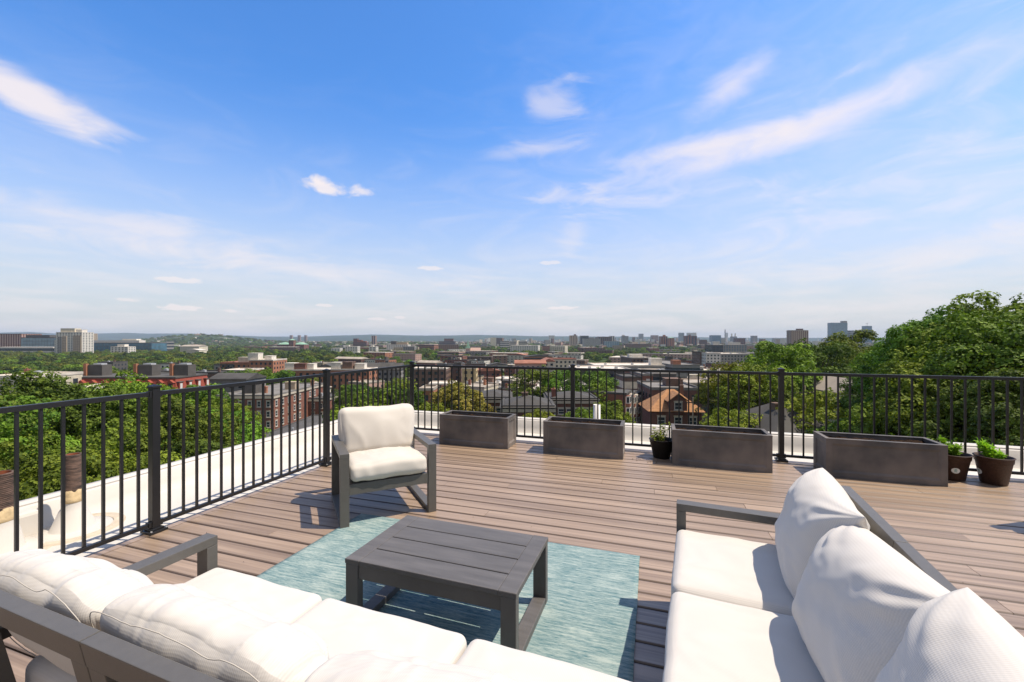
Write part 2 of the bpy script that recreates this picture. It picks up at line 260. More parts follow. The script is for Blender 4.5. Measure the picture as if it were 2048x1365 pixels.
# ------------------------------------------------------------------ mesh helpers
class MB:
    def __init__(s): s.v = []; s.f = []; s.mi = []; s.sm = []
    def add(s, vs, fs, mi=0, smooth=False):
        o = len(s.v); s.v.extend([tuple(p) for p in vs]); s.f.extend([tuple(i+o for i in f) for f in fs]); s.mi.extend([mi]*len(fs)); s.sm.extend([smooth]*len(fs))
    def box(s, x0, x1, y0, y1, z0, z1, mi=0, mat=None):
        vs = [Vector(p) for p in ((x0, y0, z0), (x1, y0, z0), (x1, y1, z0), (x0, y1, z0), (x0, y0, z1), (x1, y0, z1), (x1, y1, z1), (x0, y1, z1))]
        if mat is not None: vs = [mat @ p for p in vs]
        s.add(vs, [(0, 3, 2, 1), (4, 5, 6, 7), (0, 1, 5, 4), (1, 2, 6, 5), (2, 3, 7, 6), (3, 0, 4, 7)], mi)
    def tube(s, a, b, r0, r1=None, n=8, mi=0, cap=True):
        a = Vector(a); b = Vector(b); r1 = r0 if r1 is None else r1
        d = (b-a).normalized(); u = d.orthogonal().normalized(); w = d.cross(u)
        vs = []
        for c, r in ((a, r0), (b, r1)):
            for i in range(n):
                t = 2*math.pi*i/n; vs.append(c+u*math.cos(t)*r+w*math.sin(t)*r)
        fs = [(i, (i+1) % n, n+(i+1) % n, n+i) for i in range(n)]
        s.add(vs, fs, mi, True)
        if cap: s.add(vs[:n], [tuple(range(n-1, -1, -1))], mi); s.add(vs[n:], [tuple(range(n))], mi)
    def path(s, pts, r, n=6, mi=0, closed=False):
        P = [Vector(p) for p in pts]; k = len(P); vs = []
        up = None
        for i in range(k):
            d = (P[(i+1) % k]-P[i-1]) if (closed or 0 < i < k-1) else (P[min(i+1, k-1)]-P[max(i-1, 0)])
            d.normalize()
            if up is None: up = d.orthogonal().normalized()
            u = (up-d*up.dot(d)); u = u.normalized() if u.length > 1e-5 else d.orthogonal().normalized(); up = u; w = d.cross(u)
            rr = r[i] if isinstance(r, (list, tuple)) else r
            for j in range(n):
                t = 2*math.pi*j/n; vs.append(P[i]+(u*math.cos(t)+w*math.sin(t))*rr)
        fs = []
        for i in range(k if closed else k-1):
            a, b_ = i*n, ((i+1) % k)*n
            for j in range(n): fs.append((a+j, a+(j+1) % n, b_+(j+1) % n, b_+j))
        s.add(vs, fs, mi, True)
    def lathe(s, prof, c=(0, 0, 0), n=32, mi=0):
        vs = []
        for r, z in prof:
            for i in range(n):
                t = 2*math.pi*i/n; vs.append((c[0]+r*math.cos(t), c[1]+r*math.sin(t), c[2]+z))
        fs = []
        for k in range(len(prof)-1):
            for i in range(n): fs.append((k*n+i, k*n+(i+1) % n, (k+1)*n+(i+1) % n, (k+1)*n+i))
        s.add(vs, fs, mi, True)
    def build(s, name, mats, parent=None, bevel=0, loc=None):
        me = bpy.data.meshes.new(name); me.from_pydata(s.v, [], s.f)
        if not isinstance(mats, (list, tuple)): mats = [mats]
        for m in mats: me.materials.append(m)
        me.polygons.foreach_set('material_index', s.mi); me.polygons.foreach_set('use_smooth', s.sm); me.update()
        o = bpy.data.objects.new(name, me); C.objects.link(o)
        if parent is not None: o.parent = parent
        if loc is not None: o.location = loc
        if bevel:
            bv = o.modifiers.new('bevel', 'BEVEL'); bv.width = bevel; bv.segments = 2; bv.limit_method = 'ANGLE'; bv.angle_limit = R(40)
            bv.harden_normals = False
        return o
def tag(o, label=None, cat=None, group=None, kind=None):
    if label: o['label'] = label
    if cat: o['category'] = cat
    if group: o['group'] = group
    if kind: o['kind'] = kind
    return o
def empty(name, loc=(0, 0, 0), rz=0, label=None, cat=None, group=None):
    o = bpy.data.objects.new(name, None); C.objects.link(o); o.location = loc; o.rotation_euler = (0, 0, rz); o.empty_display_size = .2
    return tag(o, label, cat, group)
KIDS = {}
def copy_tree(o, parent=None):
    c = o.copy(); C.objects.link(c); c.parent = parent
    for ch in list(o.children): copy_tree(ch, c)
    return c
def npmesh(name, V, F, mats, mi=None, smooth=False):
    me = bpy.data.meshes.new(name); V = np.asarray(V, np.float32); F = np.asarray(F, np.int32)
    me.vertices.add(len(V)); me.vertices.foreach_set('co', V.ravel())
    me.loops.add(F.size); me.loops.foreach_set('vertex_index', F.ravel())
    me.polygons.add(len(F)); me.polygons.foreach_set('loop_start', np.arange(0, F.size, F.shape[1], dtype=np.int32))
    me.polygons.foreach_set('use_smooth', np.full(len(F), bool(smooth)))
    for m in mats: me.materials.append(m)
    if mi is not None: me.polygons.foreach_set('material_index', np.asarray(mi, np.int32))
    me.update(calc_edges=True); return me
def fbm(p, o=4): return noise.fractal(Vector(p), 1.0, 2.0, o)

# ------------------------------------------------------------------ soft things
def softbox(w, d, h, r, nseg=26, crown=(0, 0, 0), wr=0.0, seed=0, fn=None, nh=None):
    """rounded cushion centred at the origin: w along x, d along y, h along z"""
    bm = bmesh.new(); n = nseg; nz_ = nh or max(8, n//3)
    def face(ax, sg, n1, n2):
        grid = []
        for i in range(n1+1):
            row = []
            for j in range(n2+1):
                a, b_ = 2*i/n1-1, 2*j/n2-1
                p = [0, 0, 0]; o = [k for k in range(3) if k != ax]; p[ax] = sg; p[o[0]] = a; p[o[1]] = b_
                row.append(bm.verts.new(p))
            grid.append(row)
        for i in range(n1):
            for j in range(n2):
                q = (grid[i][j], grid[i+1][j], grid[i+1][j+1], grid[i][j+1])
                flip = (sg > 0) != (ax == 1)
                bm.faces.new(q if flip else q[::-1])
    for sg in (-1, 1): face(2, sg, n, n); face(1, sg, n, nz_); face(0, sg, n, nz_)
    bmesh.ops.remove_doubles(bm, verts=bm.verts, dist=1e-4)
    H = Vector((w/2, d/2, h/2))
    for v in bm.verts:
        u = v.co.copy()
        # keep samples denser near the edges
        uu = Vector([math.copysign(abs(c)**.85, c) for c in u])
        p = Vector((uu.x*H.x, uu.y*H.y, uu.z*H.z))
        inner = Vector([max(-(H[k]-r), min(H[k]-r, p[k])) for k in range(3)])
        dv = p-inner
        if dv.length > 1e-6: p = inner+dv.normalized()*r*min(1, max(abs(dv.x), abs(dv.y), abs(dv.z))/r)
        b_ = [(1-uu[(k+1) % 3]**2)*(1-uu[(k+2) % 3]**2) for k in range(3)]
        for k in range(3): p[k] += crown[k]*b_[k]*uu[k]
        if wr:
            nn = Vector((uu.x**5, uu.y**5, uu.z**5)); nn = nn.normalized() if nn.length > 1e-6 else Vector((0, 0, 1))
            a = fbm((p.x*3.5+seed, p.y*4, p.z*3.5), 2)*.9+(.5-abs(noise.noise(Vector((p.x*8+p.z*3+seed, p.y*5, p.z*4-p.x*2))))*2)*.45
            p += nn*a*wr
        if fn: p = Vector(fn(p, uu))
        v.co = p
    for f in bm.faces: f.smooth = True
    bmesh.ops.recalc_face_normals(bm, faces=bm.faces)
    return bm
def pillow(w, h, t, seed, n=54, ear=.035, wr=.006, sag=.0, tip=None):
    """knife-edge pillow: width x, height z, thickness y"""
    bm = bmesh.new(); G = {}
    for side in (-1, 1):
        for i in range(n+1):
            for j in range(n+1):
                edge = i in (0, n) or j in (0, n)
                if side == 1 and edge: G[side, i, j] = G[-1, i, j]; continue
                u = math.sin((2*i/n-1)*math.pi/2*.94)/math.sin(math.pi/2*.94); v = math.sin((2*j/n-1)*math.pi/2*.94)/math.sin(math.pi/2*.94)
                cr = (u*u*v*v); ea = tip if (tip is not None and u > 0 and v > 0) else ear
                x = w/2*u*(1-.075*(1-v*v))+ea*u*cr; z = h/2*v*(1-.09*(1-u*u))+ea*v*cr*1.2
                prof = max(0, (1-abs(u)**3.2)*(1-abs(v)**3.2))**.52
                y = t/2*prof
                # folds that run out of the corners and in from the edges
                k = 0
                for cu, cv in ((-1, -1), (1, -1), (-1, 1), (1, 1)):
                    dx, dz = (u-cu), (v-cv); r = math.hypot(dx, dz); th = math.atan2(dz, dx)
                    k += math.sin(th*11+seed*1.7+cu*2+cv+2.2*noise.noise(Vector((u*2, v*2, seed))))*math.exp(-((r-.35)/.42)**2)*.8
                k += 1.3*fbm((u*1.6+seed*3, v*1.6, side*2), 3)+.8*noise.noise(Vector((u*7+seed, v*2.0, seed*2+side)))*abs(v)**2
                k += .9*noise.noise(Vector((u*2+seed, v*8.0, seed*2+side)))*abs(u)**2
                y += wr*k*prof**.6
                z += -sag*(1-u*u)*(v+1)/2+sag*.9*u*noise.noise(Vector((seed*1.3, 0, 0)))
                G[side, i, j] = bm.verts.new((x, y*side*-1, z))
    for side in (-1, 1):
        for i in range(n):
            for j in range(n):
                q = [G[side, i, j], G[side, i+1, j], G[side, i+1, j+1], G[side, i, j+1]]
                bm.faces.new(q if side == 1 else q[::-1])
    for f in bm.faces: f.smooth = True
    bmesh.ops.recalc_face_normals(bm, faces=bm.faces)
    return bm
def bmobj(bm, name, mat, parent=None, loc=(0, 0, 0), rot=(0, 0, 0), sub=0):
    me = bpy.data.meshes.new(name); bm.to_mesh(me); bm.free(); me.materials.append(mat)
    o = bpy.data.objects.new(name, me); C.objects.link(o); o.parent = parent; o.location = loc; o.rotation_euler = rot
    if sub: s = o.modifiers.new('sub', 'SUBSURF'); s.levels = sub; s.render_levels = sub
    return o
def rounded_rect(w, h, r, n=6):
    pts = []
    for cx_, cz, a0 in ((w/2-r, h/2-r, 0), (-w/2+r, h/2-r, 90), (-w/2+r, -h/2+r, 180), (w/2-r, -h/2+r, 270)):
        for i in range(n+1):
            a = R(a0+90*i/n); pts.append((cx_+r*math.cos(a), cz+r*math.sin(a)))
    return pts

# ================================================================== the roof terrace
DX0, DY1, RZ = -3.728, 6.06, -0.13
rnd = random.Random(4)
b_ = MB(); pitch, bw, th = .1428, .1352, .024
def board(x0, x1, y0, y1, z=0.0):
    """one board with eased edges and a slightly cupped face"""
    e = .006; prof = [(y0, z-th), (y0, z-e), (y0+e, z), ((y0+y1)/2, z-.0012), (y1-e, z), (y1, z-e), (y1, z-th)]
    vs = [(x0, y, q) for y, q in prof]+[(x1, y, q) for y, q in prof]; k = len(prof)
    fs = [(i, i+1, k+i+1, k+i) for i in range(k-1)]
    b_.add(vs, fs); b_.add([vs[i] for i in range(k)], [tuple(range(k-1, -1, -1))]); b_.add([vs[i] for i in range(k, 2*k)], [tuple(range(k))])
y = DY1-.004; row = 0
while y > -2.2:
    x = -3.635; cuts = []
    xx = x+rnd.uniform(.6, 4.6)
    while xx < 7: cuts.append(xx); xx += rnd.choice((3.66, 4.88))
    for xe in cuts+[7.2]:
        z = rnd.uniform(-.0012, .0012)
        if row == 25 and x < -.9 < xe: pass
        board(x, xe-.003, y-bw, y, z); x = xe
    y -= pitch; row += 1
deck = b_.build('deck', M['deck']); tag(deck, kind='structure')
b2 = MB(); 
# picture frame board along the left edge
vs = []
b2.box(DX0, -3.641, -2.2, 2.05, -th, 0.0); b2.box(DX0, -3.641, 2.053, DY1-.004, -th, 0.0)
o = b2.build('deck_border', M['deck'], deck)
bpy.context.view_layer.update()
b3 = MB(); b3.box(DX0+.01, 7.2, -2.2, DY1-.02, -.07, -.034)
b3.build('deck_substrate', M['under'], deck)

PX, PY = -4.93, 7.08
bld = empty('apartment_building', (-1, 3, RZ), 0, 'white membrane roof with a low parapet around the terrace', 'building')
def par(o):
    o.parent = bld; o.location = (1, -3, -RZ); return o
rm = MB()
nx, ny = 40, 34
rm.box(PX-.3, 7.5, -3, PY+.3, RZ-.3, RZ-.004)
g = []
xs = np.linspace(PX-.02, 7.4, 90); ys = np.linspace(-3, PY+.02, 80); vv = []
for x in xs:
    for y in ys:
        vv.append((x, y, RZ+.003*fbm((x*.8, y*.8, 0), 3)))
ff = [(i*80+j, (i+1)*80+j, (i+1)*80+j+1, i*80+j+1) for i in range(89) for j in range(79)]
rm.add(vv, ff, 0, True); par(rm.build('roof_membrane', M['membrane']))
def strip(pts_in, along, mats, name):
    """extrude a parapet profile with small waviness; along = function(s, a, z)->xyz"""
    mb = MB(); n = 60
    for k in range(len(pts_in)-1):
        pass
    vs = []; K = len(pts_in)
    for i in range(n+1):
        s = i/n
        for (a, z) in pts_in: vs.append(along(s, a, z+.006*noise.noise(Vector((s*22, a*5, z*4)))))
    fs = [(i*K+k, i*K+k+1, (i+1)*K+k+1, (i+1)*K+k) for i in range(n) for k in range(K-1)]
    mb.add(vs, fs, 0, True); return mb.build(name, mats)
prof = [(0, RZ-.01), (.035, RZ+.025), (.065, RZ+.09), (.085, .072), (.095, .082), (.215, .087), (.22, .092), (.30, .094), (.305, .02), (.31, -.6)]
par(strip(prof, lambda s, a, z: (PX-a, -3+s*(PY+3+a), z), M['membrane'], 'parapet'))
par(strip(prof, lambda s, a, z: (PX-a+s*(12.4+a), PY+a, z), M['membrane'], 'parapet'))
mb = MB(); mb.box(PX-.13, PX-.125, -3, PY+.1, .083, .0965); mb.box(PX-.1, 7.4, PY+.125, PY+.13, .083, .0965)
par(mb.build('membrane_seam', M['seam']))
mb = MB(); mb.box(PX-.29, 7.4, -3, PY+.29, -14, -.5); par(mb.build('outer_wall', M['w_brown']))
# a narrow scupper box by the pipe
mb = MB(); mb.box(-5.14, -4.87, 1.98, 2.16, -.15, .075); par(mb.build('scupper', M['membrane'], bevel=.03))

# vent pipes
def boot(t, r, z0, cone=.155):
    m_ = MB(); m_.lathe([(cone+.10, -.015), (cone+.095, .010), (cone, .014), (cone-.012, .024), (r+.03, .175), (r+.018, .19), (r+.012, .25)], n=40)
    m_.build('flashing_boot', M['membrane'], t)
    m_ = MB(); q = .004 if r > .07 else .0075
    m_.lathe([(cone+.185, -.015), (cone+.18, q), (cone+.1015, q)], n=40)
    m_.build('sealant_stain', M['stain'], t)
    m_ = MB(); m_.lathe([(r+.011, .235), (r+.02, .25), (r+.016, .275), (r+.012, .30), (r+.005, .335), (r, .34)], n=30)
    for i, v in enumerate(m_.v):
        a = math.atan2(v[1], v[0]); m_.v[i] = (v[0], v[1], v[2]+(.008*math.sin(a*5)+.005*math.sin(a*9+1) if v[2] > .27 else 0))
    m_.build('sealant_ring', M['mastic'], t)
def vent(x, y, r, top, label, ridged):
    t = empty('vent_pipe', (x, y, RZ), 0, label, 'vent pipe')
    m_ = MB(); H = top-RZ; prof = [(r, .2)]
    k = 22 if ridged else 9
    for i in range(k):
        z = .3+(H-.3)*i/k; prof += [(r, z), (r+(.006 if ridged else .002), z+.5*(H-.3)/k), (r, z+.8*(H-.3)/k)]
    prof += [(r, H), (r-.012, H), (r-.012, .3)]
    m_.lathe(prof, n=36); m_.build('pipe', M['rust'], t)
    m_ = MB(); m_.lathe([(r-.0125, H-.0), (r-.0135, H-.04), (r-.0135, .4)], n=30); m_.build('pipe_mouth', M['rustin'], t)
    boot(t, r, RZ)
vent(-4.72, 2.29, .055, .515, 'slim rusted iron vent pipe with orange patches on white roof', False)
vent(-4.76, 1.86, .085, .475, 'thick ridged dark iron vent pipe at the left edge of the roof', True)
t = empty('vent_pipe', (-.815, 6.72, RZ), 0, 'plain white plastic vent pipe standing behind the second planter', 'vent pipe')
m_ = MB(); m_.lathe([(.055, 0), (.055, .61), (.048, .61), (.048, .3)], n=32); m_.build('pipe', M['white_plastic'], t)
m_ = MB(); m_.lathe([(.13, .0), (.12, .01), (.065, .03), (.057, .08), (.0555, .09)], n=28); m_.build('flashing_boot', M['membrane'], t)

# ------------------------------------------------------------------ railings
def post_at(t, x, y):
    """post with cap, base and screws, in the railing's own space"""
    a = MB(); w = .028; a.box(x-w, x+w, y-w, y+w, .018, 1.12); p = a.build('post', M['rail'], t, bevel=.003)
    a = MB(); a.box(x-.034, x+.034, y-.034, y+.034, 1.12, 1.137); a.add([(x-.031, y-.031, 1.137), (x+.031, y-.031, 1.137), (x+.031, y+.031, 1.137), (x-.031, y+.031, 1.137), (x, y, 1.15)], [(0, 1, 4), (1, 2, 4), (2, 3, 4), (3, 0, 4)])
    a.build('post_cap', M['rail'], p, bevel=.002)
    a = MB(); a.box(x-.062, x+.062, y-.062, y+.062, .001, .02); a.box(x-.045, x+.045, y-.045, y+.045, .02, .034)
    q = a.build('base_plate', M['rail'], p, bevel=.003)
    for sx_ in (-1, 1):
        for sy_ in (-1, 1):
            a = MB(); a.tube((x+sx_*.053, y+sy_*.053, .02), (x+sx_*.053, y+sy_*.053, .027), .007, n=6); a.build('bolt', M['hvac'], q)
    return p
def railing(name, label, origin, rz, posts, counts, ends):
    t = empty(name, (*origin, 0), rz, label, 'railing')
    for i, s in enumerate(posts): post_at(t, s, 0)
    for i in range(len(posts)-1):
        a0, a1 = posts[i]+.028, posts[i+1]-.028
        m_ = MB(); m_.box(a0, a1, -.017, .017, 1.058, 1.092); m_.build('top_rail', M['rail'], t, bevel=.002)
        m_ = MB(); m_.box(a0, a1, -.014, .014, .048, .078); m_.build('bottom_rail', M['rail'], t, bevel=.002)
        for s in (a0, a1):
            m_ = MB(); m_.box(s-.018 if s == a1 else s, s if s == a1 else s+.018, -.023, .023, 1.050, 1.098); m_.build('rail_bracket', M['rail'], t, bevel=.002)
            m_ = MB(); m_.box(s-.022 if s == a1 else s, s if s == a1 else s+.022, -.021, .021, .040, .085); m_.build('rail_bracket', M['rail'], t, bevel=.002)
        n = counts[i]; q = .0084
        for k in range(n):
            s = posts[i]+(posts[i+1]-posts[i])*(k+1)/(n+1)
            m_ = MB(); m_.box(s-q, s+q, -q, q, .078, 1.058); m_.build('baluster', M['rail'], t)
    return t
# side railing runs along +y
railing('side_railing', 'black metal railing with square balusters along the left side of the deck', (-3.69, -1.40), R(90), [0, 1.84, 3.68, 5.53, 7.43], [16, 16, 16, 16], 0)
t = railing('back_railing', 'black metal railing with square balusters behind the planters at the far edge', (-3.69, 6.03), 0, [0, 2.62, 5.21, 7.81, 10.4], [21, 21, 21, 21], 0)
for c in [c for c in t.children if c.name.startswith('post')][:1]:
    for g_ in list(c.children_recursive): bpy.data.objects.remove(g_)
    bpy.data.objects.remove(c)

# ------------------------------------------------------------------ rug, planters, pots
m_ = MB(); rx0, rx1, ry0, ry1 = -2.36, -.078, 1.53, 3.055
n1, n2 = 80, 56; vv = []
for i in range(n1+1):
    for j in range(n2+1):
        x = rx0+(rx1-rx0)*i/n1; y = ry0+(ry1-ry0)*j/n2
        e = max(0, 1-min(x-rx0, rx1-x, y-ry0, ry1-y)/.25)
        wx = .004*noise.noise(Vector((y*5, 3, 0))) if i in (0, n1) else 0
        vv.append((x+wx, y+.003*noise.noise(Vector((x*4, 9, 0))), .0085+.0022*noise.noise(Vector((x*2.4, y*3, 1)))+.004*e*max(0, noise.noise(Vector((x*3, y*3, 5))))))
ff = [(i*(n2+1)+j, (i+1)*(n2+1)+j, (i+1)*(n2+1)+j+1, i*(n2+1)+j+1) for i in range(n1) for j in range(n2)]
m_.add(vv, ff, 0, True)
rug = m_.build('rug', M['rug'])
sm_ = rug.modifiers.new('thick', 'SOLIDIFY'); sm_.thickness = .005; sm_.offset = -1
tag(rug, 'flat woven teal and grey outdoor rug under the coffee table', 'rug')

def planter(x0, x1, y0, label):
    w, d, h = x1-x0, .385, .42
    t = empty('planter', ((x0+x1)/2, y0+d/2, 0), 0, label, 'planter', 'dark rectangular planters along the back railing')
    W2, D2 = w/2, d/2; m_ = MB(); f = .055; th_ = .014
    # four recessed panels behind frames
    m_.box(-W2+.012, W2-.012, -D2+.012, -D2+.03, .0, h-.01); m_.box(-W2+.012, W2-.012, D2-.03, D2-.012, .0, h-.01)
    m_.box(-W2+.012, -W2+.03, -D2+.03, D2-.03, .0, h-.01); m_.box(W2-.03, W2-.012, -D2+.03, D2-.03, .0, h-.01)
    m_.build('side_panel', M['planter'], t)
    m_ = MB()
    for sy_ in (-1, 1):
        y = sy_*D2; a, b = (y, y+.0125) if sy_ < 0 else (y-.0125, y)
        m_.box(-W2, W2, a, b, 0, f); m_.box(-W2, W2, a, b, h-f, h-.012); m_.box(-W2, -W2+f, a, b, f, h-f); m_.box(W2-f, W2, a, b, f, h-f)
        # bevelled inner lip
        aa = y-sy_*.0005; bb = y-sy_*.0125
        X0, X1, Z0, Z1 = -W2+f, W2-f, f, h-f; q = .022
        for (p0, p1, p2, p3) in (((X0, Z0), (X1, Z0), (X1-q, Z0+q), (X0+q, Z0+q)), ((X0, Z1), (X1, Z1), (X1-q, Z1-q), (X0+q, Z1-q)), ((X0, Z0), (X0, Z1), (X0+q, Z1-q), (X0+q, Z0+q)), ((X1, Z0), (X1, Z1), (X1-q, Z1-q), (X1-q, Z0+q))):
            m_.add([(p0[0], aa, p0[1]), (p1[0], aa, p1[1]), (p2[0], bb+sy_*.001, p2[1]), (p3[0], bb+sy_*.001, p3[1])], [(0, 1, 2, 3)])
    for sx_ in (-1, 1):
        x = sx_*W2; a, b = (x, x+.0125) if sx_ < 0 else (x-.0125, x); i0, i1 = -D2+.0125, D2-.0125
        m_.box(a, b, i0, i1, 0, f); m_.box(a, b, i0, i1, h-f, h-.012); m_.box(a, b, i0, i0+f, f, h-f); m_.box(a, b, i1-f, i1, f, h-f)
        aa = x-sx_*.0005; bb = x-sx_*.0125; Y0, Y1, Z0, Z1 = i0+f, i1-f, f, h-f; q = .022
        for (p0, p1, p2, p3) in (((Y0, Z0), (Y1, Z0), (Y1-q, Z0+q), (Y0+q, Z0+q)), ((Y0, Z1), (Y1, Z1), (Y1-q, Z1-q), (Y0+q, Z1-q)), ((Y0, Z0), (Y0, Z1), (Y0+q, Z1-q), (Y0+q, Z0+q)), ((Y1, Z0), (Y1, Z1), (Y1-q, Z1-q), (Y1-q, Z0+q))):
            m_.add([(aa, p0[0], p0[1]), (aa, p1[0], p1[1]), (bb+sx_*.001, p2[0], p2[1]), (bb+sx_*.001, p3[0], p3[1])], [(0, 1, 2, 3)])
    m_.build('frame', M['planter'], t)
    m_ = MB(); r = .04
    m_.box(-W2-.002, W2+.002, -D2-.002, -D2+r, h-.012, h); m_.box(-W2-.002, W2+.002, D2-r, D2+.002, h-.012, h)
    m_.box(-W2-.002, -W2+r, -D2+r, D2-r, h-.012, h); m_.box(W2-r, W2+.002, -D2+r, D2-r, h-.012, h)
    m_.build('rim', M['planter'], t, bevel=.002)
    n1, n2 = 60, 22; s = MB(); vv = []
    for i in range(n1+1):
        for j in range(n2+1):
            X = -W2+.031+(w-.062)*i/n1; Y = -D2+.031+(d-.062)*j/n2
            vv.append((X, Y, h-.045+.02*fbm((X*9+x0*7, Y*9, 0), 4)+.01*fbm((X*30, Y*30+x0, 0), 2)))
    s.add(vv, [(i*(n2+1)+j, (i+1)*(n2+1)+j, (i+1)*(n2+1)+j+1, i*(n2+1)+j+1) for i in range(n1) for j in range(n2)], 0, True)
    s.build('soil', M['soil'], t)
    return t
planter(-2.905, -1.865, 5.485, 'dark soil-filled planter nearest the railing corner, behind the armchair')
planter(-1.36, -.34, 5.455, 'dark soil-filled planter second from the corner, left of the black pot')
planter(.235, 1.285, 5.43, 'dark soil-filled planter right of the black pot')
planter(1.81, 2.86, 5.485, 'dark soil-filled planter left of the two brown pots, partly behind the sofa pillow')

def leafquad(m_, p, d, up, l, w, mi=0, fold=.25):
    d = d.normalized(); s = d.cross(up); s = s.normalized() if s.length > 1e-4 else d.orthogonal().normalized(); nrm = s.cross(d)
    a = p; b1 = p+d*l*.55+s*w*.5+nrm*w*fold; b2 = p+d*l*.55-s*w*.5+nrm*w*fold; c = p+d*l
    m_.add([a, b1, c, b2, p+d*l*.5], [(0, 1, 4), (1, 2, 4), (2, 3, 4), (3, 0, 4)], mi)
def pot(x, y, r, h, mat, label, name, plant, sticker=None, taper=.68, rz=0):
    t = empty(name, (x, y, 0), rz, label, 'plant pot')
    m_ = MB(); rb = r*taper; z1 = h*.80; rr = rb+(r-rb)*.80
    m_.lathe([(0, .001), (rb-.01, .001), (rb, .006), (rr*.985, z1-.002), (rr+.004, z1), (r-.002, h-.008), (r+.004, h-.008), (r+.006, h-.003), (r+.003, h), (r-.005, h), (r-.012, h*.78)], n=44)
    body = m_.build('body', mat, t)
    m_ = MB(); m_.lathe([(0, h*.83), (r-.014, h*.80)], n=30); 
    m_.build('soil', M['soil'], t)
    if sticker is not None:
        for a in sticker:
            m_ = MB(); zc = h*.42; rc = rb+(r-rb)*.42+.0012; sl = (r-rb)/h
            def P_(u, v, dr=0): 
                aa = a+u/rc; rr_ = rc+sl*v+dr; return (rr_*math.cos(aa), rr_*math.sin(aa), zc+v)
            pts = [P_(.034*math.cos(k/28*2*math.pi), .030*math.sin(k/28*2*math.pi)) for k in range(28)]
            m_.add([P_(0, 0)]+pts, [(0, 1+k, 1+(k+1) % 28) for k in range(28)])
            st = m_.build('sticker', M['sticker'], body)
            m_ = MB()
            for k, (v, hw) in enumerate(((.016, .007), (.010, .011), (.003, .012), (-.004, .009), (-.013, .013))):
                m_.add([P_(-hw, v-.0018, .0008), P_(hw, v-.0018, .0008), P_(hw, v+.0018, .0008), P_(-hw, v+.0018, .0008)], [(0, 1, 2, 3)])
            m_.build('sticker_print', M['stickerink'], st)
    rg = random.Random(int(x*100)); st = MB(); lf = MB()
    if plant == 'herb':
        for k in range(17):
            a = rg.uniform(0, 6.28); r0 = rg.uniform(0, r*.45); lean = rg.uniform(.05, .5); H = rg.uniform(.07, .16)
            if k < 6: a = 2.6+rg.uniform(-.6, .6); lean = .3; H = rg.uniform(.15, .21)
            p0 = Vector((r0*math.cos(a), r0*math.sin(a), h*.8)); p1 = p0+Vector((math.cos(a)*lean*H, math.sin(a)*lean*H, H))
            st.path([p0, (p0+p1)/2+Vector((0, 0, .01)), p1], [.003, .0025, .0015], 5)
            for q in range(8):
                f = .3+.7*q/8; c = p0.lerp(p1, f)
                for s in range(4):
                    b = rg.uniform(0, 6.28); dd = Vector((math.cos(b), math.sin(b), rg.uniform(.1, .9)))
                    leafquad(lf, c, dd, Vector((0, 0, 1)), rg.uniform(.034, .058), rg.uniform(.018, .03))
            leafquad(lf, p1, p1-p0, Vector((1, 0, 0)), .04, .018)
    else:
        for k in range(9):
            a = rg.uniform(0, 6.28); r0 = rg.uniform(0, r*.3); H = rg.uniform(.10, .2); lean = rg.uniform(.3, .9)
            if k == 0: a, H, lean = .4, .27, .35
            if k == 1: a, H, lean = .9, .25, .25
            if k == 2: a, H, lean = 3.2, .2, .5
            p0 = Vector((r0*math.cos(a), r0*math.sin(a), h*.8)); dv = Vector((math.cos(a)*lean, math.sin(a)*lean, 1))*H
            pts = [p0+dv*f+Vector((.02*math.sin(f*4+k), .02*math.cos(f*3+k), 0))*f for f in (0, .35, .7, 1)]
            st.path(pts, [.003, .0028, .002, .0012], 5)
            for q in range(9):
                f = .2+.8*q/9; c = pts[0].lerp(pts[3], f)
                for s in range(2):
                    b = rg.uniform(0, 6.28); dd = Vector((math.cos(b), math.sin(b), rg.uniform(-.5, .6)))
                    leafquad(lf, c, dd, Vector((0, 0, 1)), rg.uniform(.03, .055), rg.uniform(.022, .035))
    pl = lf.build('foliage', M['herb'] if plant == 'herb' else M['leaf_c'], t)
    st.build('stem', M['herb'], t)
    return t
pot(.118, 5.72, .148, .235, M['blackpot'], 'black nursery pot with a leggy green plant between two planters', 'plant_pot', 'leggy')
pot(3.07, 5.83, .155, .275, M['brownpot'], 'brown flecked pot with a round sticker in front, beside the planter end', 'plant_pot', 'herb', sticker=[R(-104)])
pot(3.385, 5.775, .148, .285, M['brownpot'], 'larger brown flecked pot at the far right with a leafy celery-like herb', 'plant_pot', 'herb', sticker=[R(-178)])
# crumbs of soil and dry leaves on the boards by the black pot
m_ = MB(); rg = random.Random(8)
for k in range(70):
    p = Vector((rg.uniform(-3.4, 5), rg.uniform(1.8, 5.9), .003)); leafquad(m_, p, Vector((rg.uniform(-1, 1), rg.uniform(-1, 1), .1)), Vector((0, 0, 1)), rg.uniform(.006, .016), .007)
for k in range(26):
    p = Vector((rg.uniform(-.26, .1), rg.uniform(5.38, 5.62), .004)); leafquad(m_, p, Vector((rg.uniform(-1, 1), rg.uniform(-1, 1), .1)), Vector((0, 0, 1)), rg.uniform(.008, .03), .012)
tag(m_.build('leaf_litter', M['soil']), kind='stuff')

